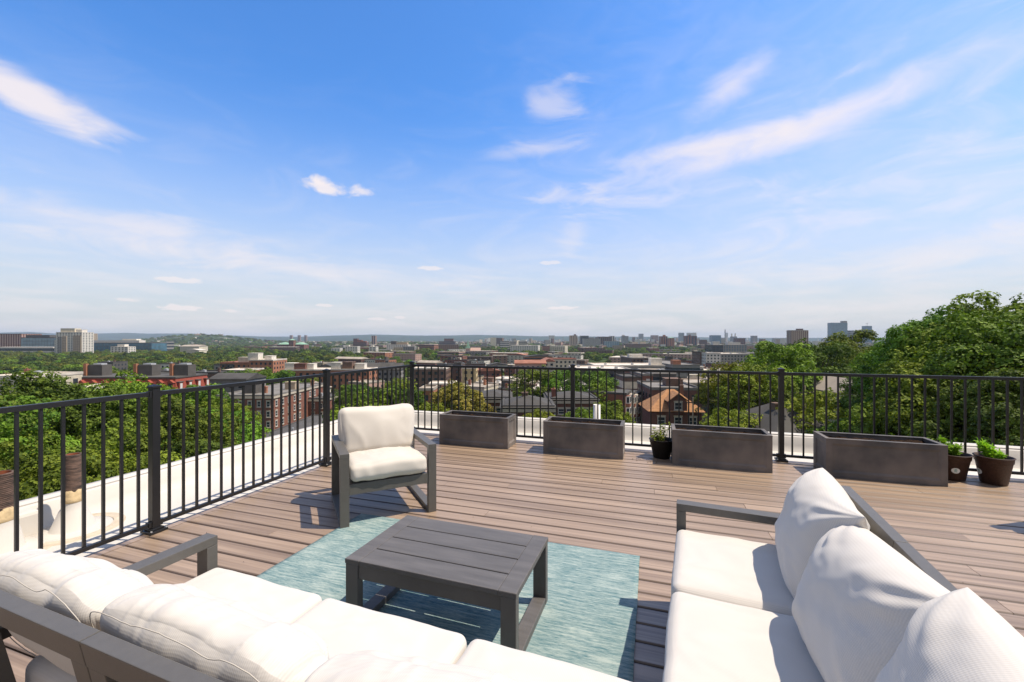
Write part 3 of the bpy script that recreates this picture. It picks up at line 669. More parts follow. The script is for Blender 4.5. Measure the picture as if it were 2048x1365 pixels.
# ------------------------------------------------------------------ coffee table
t = empty('coffee_table', (-1.033, 2.093, .009), R(-1.0), 'dark grey slatted coffee table standing on the teal rug', 'coffee table')
tw, td, thh = .935, .575, .361; X, Y = tw/2, td/2
for sx_ in (-1, 1):
    m_ = MB(); a, b = sorted((sx_*X, sx_*(X-.088))); m_.box(a, b, -Y, Y, thh-.026, thh); m_.build('end_board', M['tablegrey'], t, bevel=.004)
bwid = (td-.012)/4
for k in range(4):
    y0 = -Y+.0015+k*(bwid+.004); m_ = MB(); m_.box(-X+.0885, X-.0885, y0, y0+bwid-.0035, thh-.025, thh-.001); m_.build('top_board', M['tablegrey'], t, bevel=.003)
for sx_ in (-1, 1):
    for sy_ in (-1, 1):
        m_ = MB(); a, b = sorted((sx_*(X-.003), sx_*(X-.078))); c, d = sorted((sy_*(Y-.003), sy_*(Y-.047))); m_.box(a, b, c, d, .0, thh-.0265); m_.build('leg', M['tablegrey'], t, bevel=.003)
    m_ = MB(); a, b = sorted((sx_*(X-.004), sx_*(X-.077))); m_.box(a, b, -Y+.0475, Y-.0475, .0, .038); m_.build('runner', M['tablegrey'], t, bevel=.003)
    m_ = MB(); a, b = sorted((sx_*(X-.030), sx_*(X-.05))); m_.box(a, b, -Y+.0475, Y-.0475, thh-.085, thh-.027); m_.build('apron', M['tablegrey'], t, bevel=.002)
for sy_ in (-1, 1):
    m_ = MB(); c, d = sorted((sy_*(Y-.010), sy_*(Y-.034))); m_.box(-X+.0785, X-.0785, c, d, thh-.098, thh-.027); m_.build('apron', M['tablegrey'], t, bevel=.002)
m_ = MB(); m_.box(-.02, .02, -Y+.036, Y-.036, thh-.06, thh-.0275); m_.build('cross_brace', M['tablegrey'], t)

# ------------------------------------------------------------------ seating family: front faces -y, x across
SH = .34            # top of the seat frame
def side_frame(t, x, full_back=True, D_=.78, arm=.588):
    Y = D_/2
    for y0, y1 in ((-Y, -Y+.048), (Y-.048, Y)):
        m_ = MB(); m_.box(x-.035, x+.035, y0, y1, 0, arm-.0405 if y0 > -Y+.1 else arm-.0405); m_.build('leg', M['frame'], t, bevel=.002)
    m_ = MB(); m_.box(x-.035, x+.035, -Y, Y, arm-.04, arm); m_.build('armrest', M['frame'], t, bevel=.002)
    m_ = MB(); m_.box(x-.0345, x+.0345, -Y+.0485, Y-.0485, 0.001, .038); m_.build('runner', M['frame'], t, bevel=.002)
def seat_base(t, x0, x1, D_=.78):
    Y = D_/2
    m_ = MB(); m_.box(x0, x1, -Y+.006, -Y+.036, SH-.085, SH); m_.build('front_apron', M['frame'], t, bevel=.002)
    m_ = MB(); m_.box(x0, x1, Y-.16, Y-.13, SH-.085, SH-.01); m_.build('rear_apron', M['frame'], t, bevel=.002)
    for x in (x0+.002, x1-.032):
        m_ = MB(); m_.box(x, x+.03, -Y+.0365, Y-.049, SH-.085, SH-.012); m_.build('side_rail', M['frame'], t, bevel=.002)
    m_ = MB(); n = 7
    for k in range(n):
        y = -Y+.07+k*(D_-.26)/(n-1); m_.box(x0+.033, x1-.033, y-.025, y+.025, SH-.035, SH-.015)
    m_.build('seat_slats', M['frame'], t)
def back_panel(t, x0, x1, ztop=.79, ybase=.24, ytop=.385, sl=.07):
    """reclined back frame: x range, leaning towards +y"""
    zb = SH-.06; dy = (ytop-ybase)/(ztop-zb)
    def B(m_, xa, xb, za, zb_, tk=.042):
        vs = []
        for z in (za, zb_):
            y = ybase+dy*(z-zb)
            for (x, yy) in ((xa, y), (xb, y), (xb, y+tk), (xa, y+tk)): vs.append((x, yy, z))
        m_.add(vs, [(0, 3, 2, 1), (4, 5, 6, 7), (0, 1, 5, 4), (1, 2, 6, 5), (2, 3, 7, 6), (3, 0, 4, 7)])
    m_ = MB(); B(m_, x0, x1, ztop-sl, ztop); m_.build('back_rail', M['frame'], t, bevel=.002)
    m_ = MB(); B(m_, x0+.001, x1-.001, zb, zb+.07, .041); m_.build('back_rail', M['frame'], t, bevel=.002)
    for a in (x0+.0005, x1-.0705):
        m_ = MB(); B(m_, a, a+.07, zb+.0705, ztop-sl-.0005, .0405); m_.build('back_stile', M['frame'], t, bevel=.002)
def piping_loop(parent, w, h, r, y, off, fn=None, rad=.0032):
    m_ = MB(); pts = []
    for (a, c) in rounded_rect(w, h, r, 8): pts.append((a, c))
    dense = []
    for i in range(len(pts)):
        p, q = Vector(pts[i]), Vector(pts[(i+1) % len(pts)])
        k = max(1, int((q-p).length/.02))
        for s in range(k): dense.append(p.lerp(q, s/k))
    P3 = [off(d.x, d.y, y) for d in dense]
    m_.path(P3, rad, 5, closed=True); return m_.build('piping', M['piping'], parent)

# armchair
def make_chair(label, loc, rz, seed=3):
    t = empty('armchair', (*loc, 0), rz, label, 'armchair')
    for x in (-.357, .357): side_frame(t, x)
    seat_base(t, -.3215, .3215)
    back_panel(t, -.3215, .3215, ztop=.815)
    bm = softbox(.642, .65, .15, .05, 34, crown=(.004, .015, .022), wr=.010, seed=seed, nh=14,
                 fn=lambda p, u: (p.x, p.y, p.z+.010*math.sin(p.x*9+1)*(1-u.y)*.5*(u.z > 0)))
    s = bmobj(bm, 'seat_cushion', M['fabchair'], t, (0, -.08, SH+.073), (R(-3.0), 0, 0))
    bm = softbox(.665, .17, .42, .06, 44, crown=(.010, .05, .006), wr=.013, seed=seed+9, nh=30,
                 fn=lambda p, u: (p.x*(1+.035*min(1, max(-1, u.z*2))), p.y, p.z-.006*math.cos(u.x*3.3+.4)*max(0, u.z)+.002*(abs(u.x)**4)*u.z))
    s = bmobj(bm, 'back_cushion', M['fabchair'], t, (-.008, .165, SH+.125+.186), (R(-15), 0, 0))
    return t
chair = make_chair('grey framed armchair with cream cushions by the railing corner', (-2.338, 3.309), R(45.8))

def seat_cushion(t, x0, x1, y0, y1, seed, sides=True):
    w, d = x1-x0, y1-y0; h = .125
    bm = softbox(w, d, h, .035, 40, crown=(.004, .004, .016), wr=.006, seed=seed, nh=12)
    s = bmobj(bm, 'seat_cushion', M['fab'], t, ((x0+x1)/2, (y0+y1)/2, SH+h/2-.004))
    return s
# sofa on the left, seen from behind (faces away from the camera): local front is -y, so turned by 180 degrees
def sofa(label, loc, rz, xs, arm_at, seed, box_pillows, D_=.79):
    t = empty('sofa', (*loc, 0), rz, label, 'sofa', None)
    side_frame(t, arm_at, D_=D_)
    x_end = xs[-1] if abs(arm_at-xs[0]) < abs(arm_at-xs[-1]) else xs[0]
    for k in range(len(xs)-1):
        a, b = xs[k], xs[k+1]
        seat_base(t, a+.001, b-.001, D_)
        back_panel(t, a+.0015, b-.0015, ztop=.778 if box_pillows else .79, ybase=.25, ytop=.345)
        seat_cushion(t, a+.004, b-.004, -D_/2+.004, D_/2-.15, seed+k)
    for x in ([x_end+(.036 if x_end < 0 else -.036)]+[]):
        for y0, y1 in ((-D_/2+.04, -D_/2+.088), (D_/2-.12, D_/2-.07)):
            m_ = MB(); m_.box(x-.03, x+.03, y0, y1, 0, SH-.086); m_.build('leg', M['frame'], t, bevel=.002)
    return t

# left sofa: centre of its front edge etc. worked out on the deck plan
RA = R(180-2.6)
def loc_from(front_corner, rz, lx, ly):
    """origin so that local (lx, ly) lands on front_corner"""
    c, s = math.cos(rz), math.sin(rz); return (front_corner[0]-(lx*c-ly*s), front_corner[1]-(lx*s+ly*c))
# local x grows towards world -x; arm at +x end
wA = .655; xsA = [-1.5*wA, -.5*wA, .5*wA, 1.5*wA]
locA = loc_from((-1.99, 1.455), RA, 1.5*wA+.072, -.395)
sofaA = sofa('white cushioned grey sofa with its back to the camera, left of the coffee table', locA, RA, xsA, 1.5*wA+.036, 20, True)
# right sofa: faces -x
wB = .62; xsB = [-1.5*wB, -.5*wB, .5*wB, 1.5*wB]
RB = R(-90-5.2)
locB = loc_from((.137, 2.60), RB, -1.5*wB-.072, -.395)
sofaB = sofa('white cushioned grey sofa on the right with its loose pillows in a row', locB, RB, xsB, -1.5*wB-.036, 40, False)
# loose pillows of the right sofa
for k, (x, y, z, rx_, ry_, rz_, w, h, tk, sd) in enumerate([
        (-1.5*wB+.30, .185, .655, -20, 3, -4, .68, .47, .24, 1), (-.5*wB+.31, .185, .65, -23, -4, 3, .72, .48, .27, 2), (.5*wB+.28, .19, .69, -20, 2, -3, .72, .52, .26, 5)]):
    bm = pillow(w, h, tk, sd, wr=.0085, ear=-.022, sag=.0, tip=[.02, -.002, None][k])
    bmobj(bm, 'back_pillow', M['fab'], sofaB, (x, y, z), (R(rx_), R(ry_), R(rz_)), 1)
# boxed back cushions of the left sofa
for k, (x, w, sd) in enumerate([(.80, .70, 7), (.13, .69, 8), (-.575, .70, 9)]):
    hh, tt = .35, .15
    def fn(p, u, sd=sd):
        f = .013*math.sin(p.x*24+sd+2*noise.noise(Vector((p.x*4, sd, p.z*3))))*(.4+.6*max(0, u.z))*abs(u.y)**.5*(.3+.7*noise.noise(Vector((p.x*3+sd, 1, 2)))**2*4)
        f += .007*(1-abs(noise.noise(Vector((p.x*13+p.z*2+sd, p.y*2, p.z*2)))))**6*(u.z > -.3)
        f -= .006*(1-abs(noise.noise(Vector((p.x*9-p.y*4+sd*2, p.y*3, 4)))))**5
        return (p.x+.01*noise.noise(Vector((p.z*6, sd, 1))), p.y*(1+.16*u.z)+.010*noise.noise(Vector((p.x*5, sd*2, p.z*5))), p.z+f*.7+.010*noise.noise(Vector((p.x*6, sd*3, 0)))-.035*(abs(u.x)**3)*(u.z > 0)*u.z+.03*u.y*max(0, u.z))
    bm = softbox(w, tt, hh, .06, 96, crown=(.02, .042, .018), wr=.009, seed=sd, nh=34, fn=fn)
    c = bmobj(bm, 'back_cushion', M['fab'], sofaA, (x, .185, SH+.112+hh/2), (R(-14), R([1.5, -1, 1][k]), R([-2, 1, 2][k])), 1)
    piping_loop(c, w-.02, hh-.0, .06, .0, lambda a, q, y, fn=fn, w=w, hh=hh: Vector(fn(Vector((a, .082, q)), Vector((a/(w/2), 1.0, q/(hh/2)))))*1.0, rad=.0014)
shadow_chair = copy_tree(chair); shadow_chair.location = (3.42, 4.38, 0); shadow_chair.rotation_euler = (0, 0, R(-60))  # unseen chair copy, added only to throw a shadow in from the right
shadow_chair['label'] = 'unseen grey armchair added just past the right edge to cast a deck shadow'

# ================================================================== the land
GP = [(0, -14), (40, -15.5), (85, -20.5), (110, -24), (140, -28), (200, -31), (400, -33), (700, -31), (1300, -33), (20000, -36)]
def camxy(x, y): return (x*CY+y*SY, -x*SY+y*CY)       # sideways, depth
def G(x, y):
    r = math.hypot(x, y); z = -42
    for (a, za), (b, zb) in zip(GP, GP[1:]):
        if r <= b: t = (r-a)/(b-a); z = za+(zb-za)*t; break
    s, d = camxy(x, y)
    z += 9*math.exp(-((s-42)/26)**2-((d-30)/40)**2)
    # wooded ridge far left of the middle
    px = 1024+850*s/d if d > 1 else -9999
    if d > 1500: z += 66*math.exp(-((px-400)/120)**2)*math.exp(-((d-3000)/500)**2)+10*math.exp(-((d-3200)/900)**2)*(.5+.5*math.sin(px/90))
    return z
def GD(px, d):
    p = D(px, d); return G(p.x, p.y)
# ground sheet
na, nr = 240, 130
rr = [0]+list(np.geomspace(6, 11000, nr)); vs = [(0, 0, G(0, 0))]; fs = []
for i in range(1, nr+1):
    for j in range(na):
        a = 2*math.pi*j/na; x, y = rr[i]*math.cos(a), rr[i]*math.sin(a); vs.append((x, y, G(x, y)))
for j in range(na): fs.append((0, 1+j, 1+(j+1) % na))
for i in range(nr-1):
    for j in range(na):
        a, b2_ = 1+i*na, 1+(i+1)*na; fs.append((a+j, b2_+j, b2_+(j+1) % na, a+(j+1) % na))
m, n, b = newmat('land'); tc = n.nodes.new('ShaderNodeTexCoord')
def N1(sc_, det=6):
    t = n.nodes.new('ShaderNodeTexNoise'); t.inputs['Scale'].default_value = sc_; t.inputs['Detail'].default_value = det; n.links.new(tc.outputs['Object'], t.inputs[0]); return t.outputs['Fac']
mx = n.nodes.new('ShaderNodeMixRGB'); mx.inputs[1].default_value = (.022, .042, .012, 1); mx.inputs[2].default_value = (.06, .085, .026, 1)
r_ = n.nodes.new('ShaderNodeMapRange'); r_.inputs[1].default_value = .38; r_.inputs[2].default_value = .62; n.links.new(N1(.05), r_.inputs[0]); n.links.new(r_.outputs[0], mx.inputs[0])
mx2 = n.nodes.new('ShaderNodeMixRGB'); mx2.inputs[2].default_value = (.16, .15, .14, 1); n.links.new(mx.outputs[0], mx2.inputs[1])
r_ = n.nodes.new('ShaderNodeMapRange'); r_.inputs[1].default_value = .58; r_.inputs[2].default_value = .64; n.links.new(N1(.012, 8), r_.inputs[0]); n.links.new(r_.outputs[0], mx2.inputs[0])
n.links.new(mx2.outputs[0], b.inputs['Base Color']); b.inputs['Roughness'].default_value = .95; b.inputs['Specular IOR Level'].default_value = .05
mb = MB(); mb.add(vs, fs, 0, True); tag(mb.build('ground', m), kind='structure')
# hills on the horizon
PROF = [(-900, 668), (-300, 667), (0, 664.5), (60, 662.5), (110, 666), (170, 667), (250, 664.8), (300, 666.5), (370, 666), (400, 667), (430, 669.5), (480, 671), (520, 673), (600, 673.5), (650, 671.5), (700, 670.2), (745, 668.6), (800, 669.8), (850, 670.8), (900, 670.5), (955, 669.2), (1010, 670.5), (1060, 672), (1160, 672.6), (1300, 673.6), (1500, 675.6), (1800, 676.2), (2600, 676)]
def yprof(px):
    for (a, ya), (b_, yb) in zip(PROF, PROF[1:]):
        if px <= b_: return ya+(yb-ya)*max(0, (px-a)/(b_-a))
    return 676
hm = mk('hazy_wooded_hill', (.025, .045, .02), .95, .5, .006, detail=9, spec=.05)
mb = MB(); vs = []; K = 7; cols = list(range(-900, 2601, 12))
for px in cols:
    for k in range(K):
        t = k/(K-1); d = 6800+2600*t; top = (679-yprof(px))/850*8200+1.5
        z = -44+(top+44)*math.sin(min(1, t*1.15)*math.pi/2 if t < .87 else math.pi/2*(1-(t-.87)*1.2))**1.0
        z += 7*fbm((px*.02, t*3, 1), 4)*math.sin(t*math.pi); p = D(px, d, z); vs.append(p)
fs = [(i*K+k, (i+1)*K+k, (i+1)*K+k+1, i*K+k+1) for i in range(len(cols)-1) for k in range(K-1)]
mb.add(vs, fs, 0, True); tag(mb.build('hills', hm), kind='structure')
# a street and a car park in the middle distance
def sheet(name, pts, mat, dz=.05, kind='structure'):
    mb = MB(); vs = []
    for (px, d) in pts: p = D(px, d); vs.append((p.x, p.y, G(p.x, p.y)+dz))
    n_ = len(pts)//2; mb.add(vs, [(2*i, 2*i+1, 2*i+3, 2*i+2) for i in range(n_-1)]); o = mb.build(name, mat); tag(o, kind=kind); return o
def lane(name, pxs, w, mat, dz):
    mb = MB(); vs = []
    for px, d in pxs:
        p = D(px, d)
        for s in (-w/2, w/2):
            x, y = p.x+s*CY, p.y+s*SY; vs.append((x, y, G(x, y)+dz))
    n_ = len(pxs); mb.add(vs, [(2*i, 2*i+1, 2*i+3, 2*i+2) for i in range(n_-1)], 0, False); return tag(mb.build(name, mat), kind='structure')
M['pave'] = mk('concrete_paving', (.30, .28, .26), .9, .12, .4)
st_pts = [(1262-(d-60)*.06, d) for d in (48, 55, 62, 70, 80, 92, 105, 120, 140, 165, 190)]
lane('pavement', st_pts, 11, M['pave'], .30); lane('street', st_pts, 6.5, M['asphalt'], .45)

# ================================================================== foliage
def crown_mesh(name, Rr, H, nl, per, leaf, seed, mat, lr=(.22, .36), flat=.85, subs=10, clump=.5):
    rg = np.random.default_rng(seed); V = []; 
    cs = []
    for i in range(nl):
        for _ in range(30):
            v = rg.normal(size=3); v /= np.linalg.norm(v)
            if v[2] > -.55: break
        k = rg.uniform(.55, 1.0)**.45; r = Rr*rg.uniform(*lr); c = v*np.array([Rr-r*.75, Rr-r*.75, H/2-r*.6])*k; c[2] += H*.05*rg.normal(); cs.append((c, r))
    P = []; Nn = []
    for c, r in cs:
        m_ = max(5, int(subs*(r/Rr/.22)**2)); v = rg.normal(size=(m_*2, 3)); v /= np.linalg.norm(v, axis=1)[:, None]
        v = v[v[:, 2] > rg.uniform(-.6, .1, len(v))][:m_]; m_ = len(v)
        cc = c+v*r*rg.uniform(.72, 1.0, m_)[:, None]*np.array([1, 1, flat])
        sr = clump*rg.uniform(.7, 1.3, m_)
        u2 = rg.normal(size=(m_, per, 3)); u2 /= np.linalg.norm(u2, axis=2)[:, :, None]; u2 = u2+v[:, None, :]*.55+np.array([0, 0, .25]); u2 /= np.linalg.norm(u2, axis=2)[:, :, None]
        p = cc[:, None, :]+u2*sr[:, None, None]*rg.uniform(.75, 1.1, (m_, per))[:, :, None]*np.array([1, 1, .75])
        P.append(p.reshape(-1, 3)); Nn.append((u2*.75+v[:, None, :]*.35).reshape(-1, 3))
    P = np.concatenate(P); Nn = np.concatenate(Nn); n_ = len(P)
    Nn = Nn+rg.normal(size=(n_, 3))*.30+np.array([0, 0, .15]); Nn /= np.linalg.norm(Nn, axis=1)[:, None]
    t = rg.normal(size=(n_, 3)); t -= Nn*(t*Nn).sum(1)[:, None]; t /= np.linalg.norm(t, axis=1)[:, None]; u = np.cross(Nn, t)
    s = leaf*rg.uniform(.6, 1.25, n_)[:, None]
    a = P+t*s*.62; b = P+u*s*.40+Nn*s*.10; c = P-t*s*.5; d = P-u*s*.40+Nn*s*.10
    V = np.stack([a, b, c, d], 1).reshape(-1, 3); V[:, 2] -= 0
    F = np.arange(n_*4).reshape(-1, 4)
    return npmesh(name, V, F, [mat]), [(c, r) for c, r in cs]
def trunk_mesh(name, H0, cs, r0, seed, limbs=9):
    mb = MB(); rg = random.Random(seed); top = Vector((0, 0, 0)); base = Vector((0, 0, -H0))
    pts = [base, base.lerp(top, .45)+Vector((.15, .1, 0)), base.lerp(top, .8)+Vector((-.1, .1, 0)), top+Vector((0, 0, .8))]
    mb.path(pts, [r0*1.25, r0*.8, r0*.55, r0*.2], 8)
    for c, r in rg.sample(cs, min(limbs, len(cs))):
        c = Vector(c); s = base.lerp(top, rg.uniform(.5, .95)); mid = s.lerp(c, .5)+Vector((0, 0, -.25))
        mb.path([s, mid, c], [r0*.38, r0*.24, r0*.07], 6)
    me = bpy.data.meshes.new(name); me.from_pydata([tuple(v) for v in mb.v], [], mb.f); me.materials.append(M['bark']); me.polygons.foreach_set('use_smooth', [True]*len(mb.f)); return me
PROTO = {}
def proto(key, R_, H_, nl, per, leaf, seeds, mats, r0, H0, **k):
    L_ = []
    for s, mt in zip(seeds, mats):
        me, cs = crown_mesh('crown', R_, H_, nl, per, leaf, s, M[mt], **k); tm = trunk_mesh('trunk', H0, cs, r0, s); L_.append((me, tm, R_, H_, H0))
    PROTO[key] = L_
proto('near', 5.0, 9.0, 64, 26, .15, (1, 2, 3), ('leaf_a', 'leaf_a', 'leaf_b'), .28, 9, lr=(.16, .30), subs=30, clump=.30)
proto('nearb', 5.0, 8.5, 60, 26, .15, (4,), ('leaf_c',), .26, 9, lr=(.16, .30), subs=30, clump=.30)
proto('mid', 5.0, 9.0, 55, 15, .27, (5, 6), ('leaf_a', 'leaf_b'), .28, 9, lr=(.17, .29), subs=15, clump=.42)
proto('midc', 5.0, 9.0, 52, 15, .26, (7,), ('leaf_c',), .25, 9, lr=(.16, .28), subs=15, clump=.40)
proto('midy', 5.0, 7.6, 46, 14, .27, (8,), ('leaf_y',), .22, 8, subs=15, clump=.40)
proto('far', 5.0, 8.5, 24, 8, .85, (9, 10, 11, 12, 13), ('leaf_a', 'leaf_b', 'leaf_d', 'leaf_e', 'leaf_e'), .28, 8, subs=7, clump=.8)
TREES = []
def tree(px, d, ytop, r, key, label, name='leafy_tree', group=None, idx=None, sz=1.0):
    me, tm, R_, H_, H0 = PROTO[key][(idx if idx is not None else len(TREES)) % len(PROTO[key])]
    p = D(px, d); g_ = G(p.x, p.y); zt = zof(ytop, d) if ytop is not None else g_+random.Random(int(px*7+d)).uniform(10, 14)
    s = r/R_; hh = H_*s*sz
    cz = zt-hh/2
    t = empty(name, (p.x, p.y, g_), 0, label, 'tree', group)
    c = bpy.data.objects.new('crown', me); C.objects.link(c); c.parent = t; c.location = (0, 0, cz-g_); c.scale = (s, s, s*sz); c.rotation_euler = (0, 0, (px*1.37+d*.7) % 6.28)
    k = bpy.data.objects.new('trunk', tm); C.objects.link(k); k.parent = t; k.location = (0, 0, cz-g_); k.scale = (s, s, max(.1, (cz-g_)/H0)); k.rotation_euler = c.rotation_euler
    TREES.append((p.x, p.y, r)); return t
for a in [
    (-60, 19, 830, 5.0, 'near', 'leafy tree at the far left edge, nearest the rusty pipes'),
    (5, 33, 776, 5.6, 'near', 'green tree at the far left edge below the pale building'),
    (60, 30, 765, 6.6, 'near', 'broad green tree at left, below the pale building with a chimney'),
    (150, 21, 872, 4.6, 'near', 'green tree crown seen through the balusters left of the first railing post'),
    (236, 36, 757, 6.2, 'near', 'tall green tree hiding the middle of the red mansard building'),
    (318, 27, 812, 5.2, 'near', 'green tree crown directly behind the thick first railing post'),
    (405, 36, 826, 5.4, 'near', 'green tree crown in front of the right corner of the red mansard building'),
    (440, 42, 806, 4.2, 'nearb', 'yellowish green tree left of the brick apartment block'),
    (380, 22, 900, 4.2, 'near', 'low green tree crown just outside the parapet behind the side railing'),
    (250, 18, 930, 4.2, 'near', 'low dark green tree crown behind the slim rusty pipe'),
    (40, 17, 905, 4.6, 'near', 'low green tree crown behind the thick ridged pipe'),
    (520, 186, 737, 8.6, 'mid', 'wide green tree below the orange flats, left of the second railing post'),
    (566, 182, 742, 7.6, 'mid', 'rounded green tree just left of the second railing post'),
    (478, 188, 740, 7.5, 'mid', 'green tree right of the grey gabled houses'),
    (618, 178, 757, 6.0, 'mid', 'green tree hiding the left foot of the orange flats'),
    (715, 120, 768, 5.6, 'mid', 'green tree in front of the orange flats right of the second post'),
    (800, 150, 752, 6.0, 'midc', 'light green tree among houses left of the railing corner post'),
    (652, 96, 826, 3.4, 'midc', 'small tree at the far corner of the flat dark garage roof'),
    (652, 70, 868, 3.4, 'midc', 'small tree beside the flat garage roof, left of the armchair'),
    (705, 60, 806, 4.6, 'mid', 'dark green tree right of the second railing post'),
    (752, 62, 782, 5.2, 'mid', 'tall dark green tree behind the armchair back'),
    (800, 66, 772, 5.2, 'mid', 'dark green tree just left of the railing corner post'),
    (850, 64, 800, 4.4, 'midc', 'bright green tree just right of the railing corner post'),
    (915, 74, 770, 5.0, 'midy', 'yellow-green flowering tree above the first planter'),
    (955, 82, 806, 3.8, 'midy', 'small yellowish tree at the right edge of the flowering tree'),
    (1068, 128, 735, 8.4, 'mid', 'large green street tree behind the grey shingled roofs'),
    (1122, 126, 742, 7.6, 'mid', 'large green tree left of the middle railing post'),
    (1182, 118, 738, 8.4, 'mid', 'large green tree right of the middle railing post'),
    (1204, 112, 768, 5.4, 'mid', 'rounded green tree beside the white bayed row houses'),
    (1078, 62, 816, 3.2, 'midc', 'small bright green tree above the gap between first and second planters'),
    (1165, 62, 812, 3.4, 'midc', 'small green tree behind the white plastic vent pipe'),
    (1208, 74, 804, 3.0, 'midc', 'light green tree left of the sloping street'),
    (1464, 62, 718, 5.0, 'midc', 'bright lime green tree right of the orange-roofed house'),
    (1508, 58, 722, 5.2, 'midc', 'bright lime green tree left of the last visible railing post'),
    (1424, 66, 776, 2.9, 'midc', 'low bright green tree touching the orange-roofed house'),
    (1465, 50, 812, 3.8, 'midc', 'low green tree above the third planter'),
    (1555, 74, 688, 7.6, 'mid', 'tall olive green tree below the brown high-rise slab'),
    (1625, 80, 683, 7.6, 'mid', 'tall rounded green tree right of the brown high-rise slab'),
    (1702, 112, 664, 8.6, 'mid', 'dark distant tree below the stepped glass tower'),
    (1735, 100, 700, 7.0, 'mid', 'dark tree left of the huge right-hand trees'),
    (1560, 60, 790, 4.2, 'mid', 'dark tree above the grey hip-roofed house'),
    (1650, 48, 772, 5.4, 'midc', 'feathery light green tree right of the grey hip-roofed house'),
    (1700, 42, 840, 4.4, 'mid', 'low green tree behind the fourth planter'),
    (1512, 52, 850, 3.2, 'midc', 'low bushy tree left of the grey hip-roofed house'),
    (1822, 38, 705, 4.4, 'near', 'green tree at the left foot of the huge right-hand tree group'),
    (1872, 33, 650, 5.0, 'near', 'big green tree, left shoulder of the right-hand tree group'),
    (1918, 30, 622, 5.5, 'near', 'tall green tree in the middle of the right-hand tree group'),
    (1965, 33, 622, 6.4, 'near', 'tall green tree left of the topmost crown at right'),
    (2030, 27, 602, 6.4, 'near', 'topmost green tree crown at the right edge of the sky'),
    (2120, 22, 612, 6.0, 'near', 'green tree cut by the right edge of the picture'),
    (1765, 44, 742, 4.0, 'near', 'small dark green tree at the lower left edge of the right-hand tree group'),
    (1850, 25, 745, 4.6, 'near', 'lower green crown above the fourth planter in the right-hand tree group'),
    (1950, 23, 725, 5.2, 'near', 'lower green crown above the two brown pots'),
    (2060, 19, 760, 4.6, 'near', 'lower green crown at the right edge behind the railing'),
    (1790, 26, 855, 3.8, 'near', 'lowest green crown behind the left end of the fourth planter'),
    (1920, 19, 880, 3.8, 'near', 'lowest dark green crown directly behind the two brown pots'),
    (2040, 17, 890, 3.6, 'near', 'lowest green crown at the right edge above the white parapet')]:
    tree(*a)
# a clipped round bush by the street
def bush(px, d, r, label):
    me, cs = crown_mesh('foliage', r, r*1.5, 20, 14, .2, 77, M['leaf_a'], subs=16, clump=.25); p = D(px, d); t = bpy.data.objects.new('round_bush', me); C.objects.link(t)
    t.location = (p.x, p.y, G(p.x, p.y)+r*.75); tag(t, label, 'bush'); TREES.append((p.x, p.y, r))
bush(1288, 72, 2.4, 'clipped round dark bush between the street and the orange-roofed house')

# ================================================================== buildings
BOX = []        # footprints (x, y, radius)
def Bf(mb, x0, x1, z0, z1, y, fl, bays, ww, wh, mi, side='f', X=None, sill=.25):
    """flush dark window panes set 3 cm proud of a far wall"""
    fh = (z1-z0)/fl; bwd = (x1-x0)/bays
    for i in range(fl):
        for j in range(bays):
            zc = z0+fh*(i+.52); xc = x0+bwd*(j+.5); a, b2, c, d = xc-ww/2*bwd, xc+ww/2*bwd, zc-wh/2*fh, zc+wh/2*fh
            if side == 'f': q = [(a, y-.04, c), (b2, y-.04, c), (b2, y-.04, d), (a, y-.04, d)]
            elif side == 'r': q = [(X+.04, a, c), (X+.04, b2, c), (X+.04, b2, d), (X+.04, a, d)]
            else: q = [(X-.04, b2, c), (X-.04, a, c), (X-.04, a, d), (X-.04, b2, d)]
            mb.add(q, [(0, 1, 2, 3)], mi)
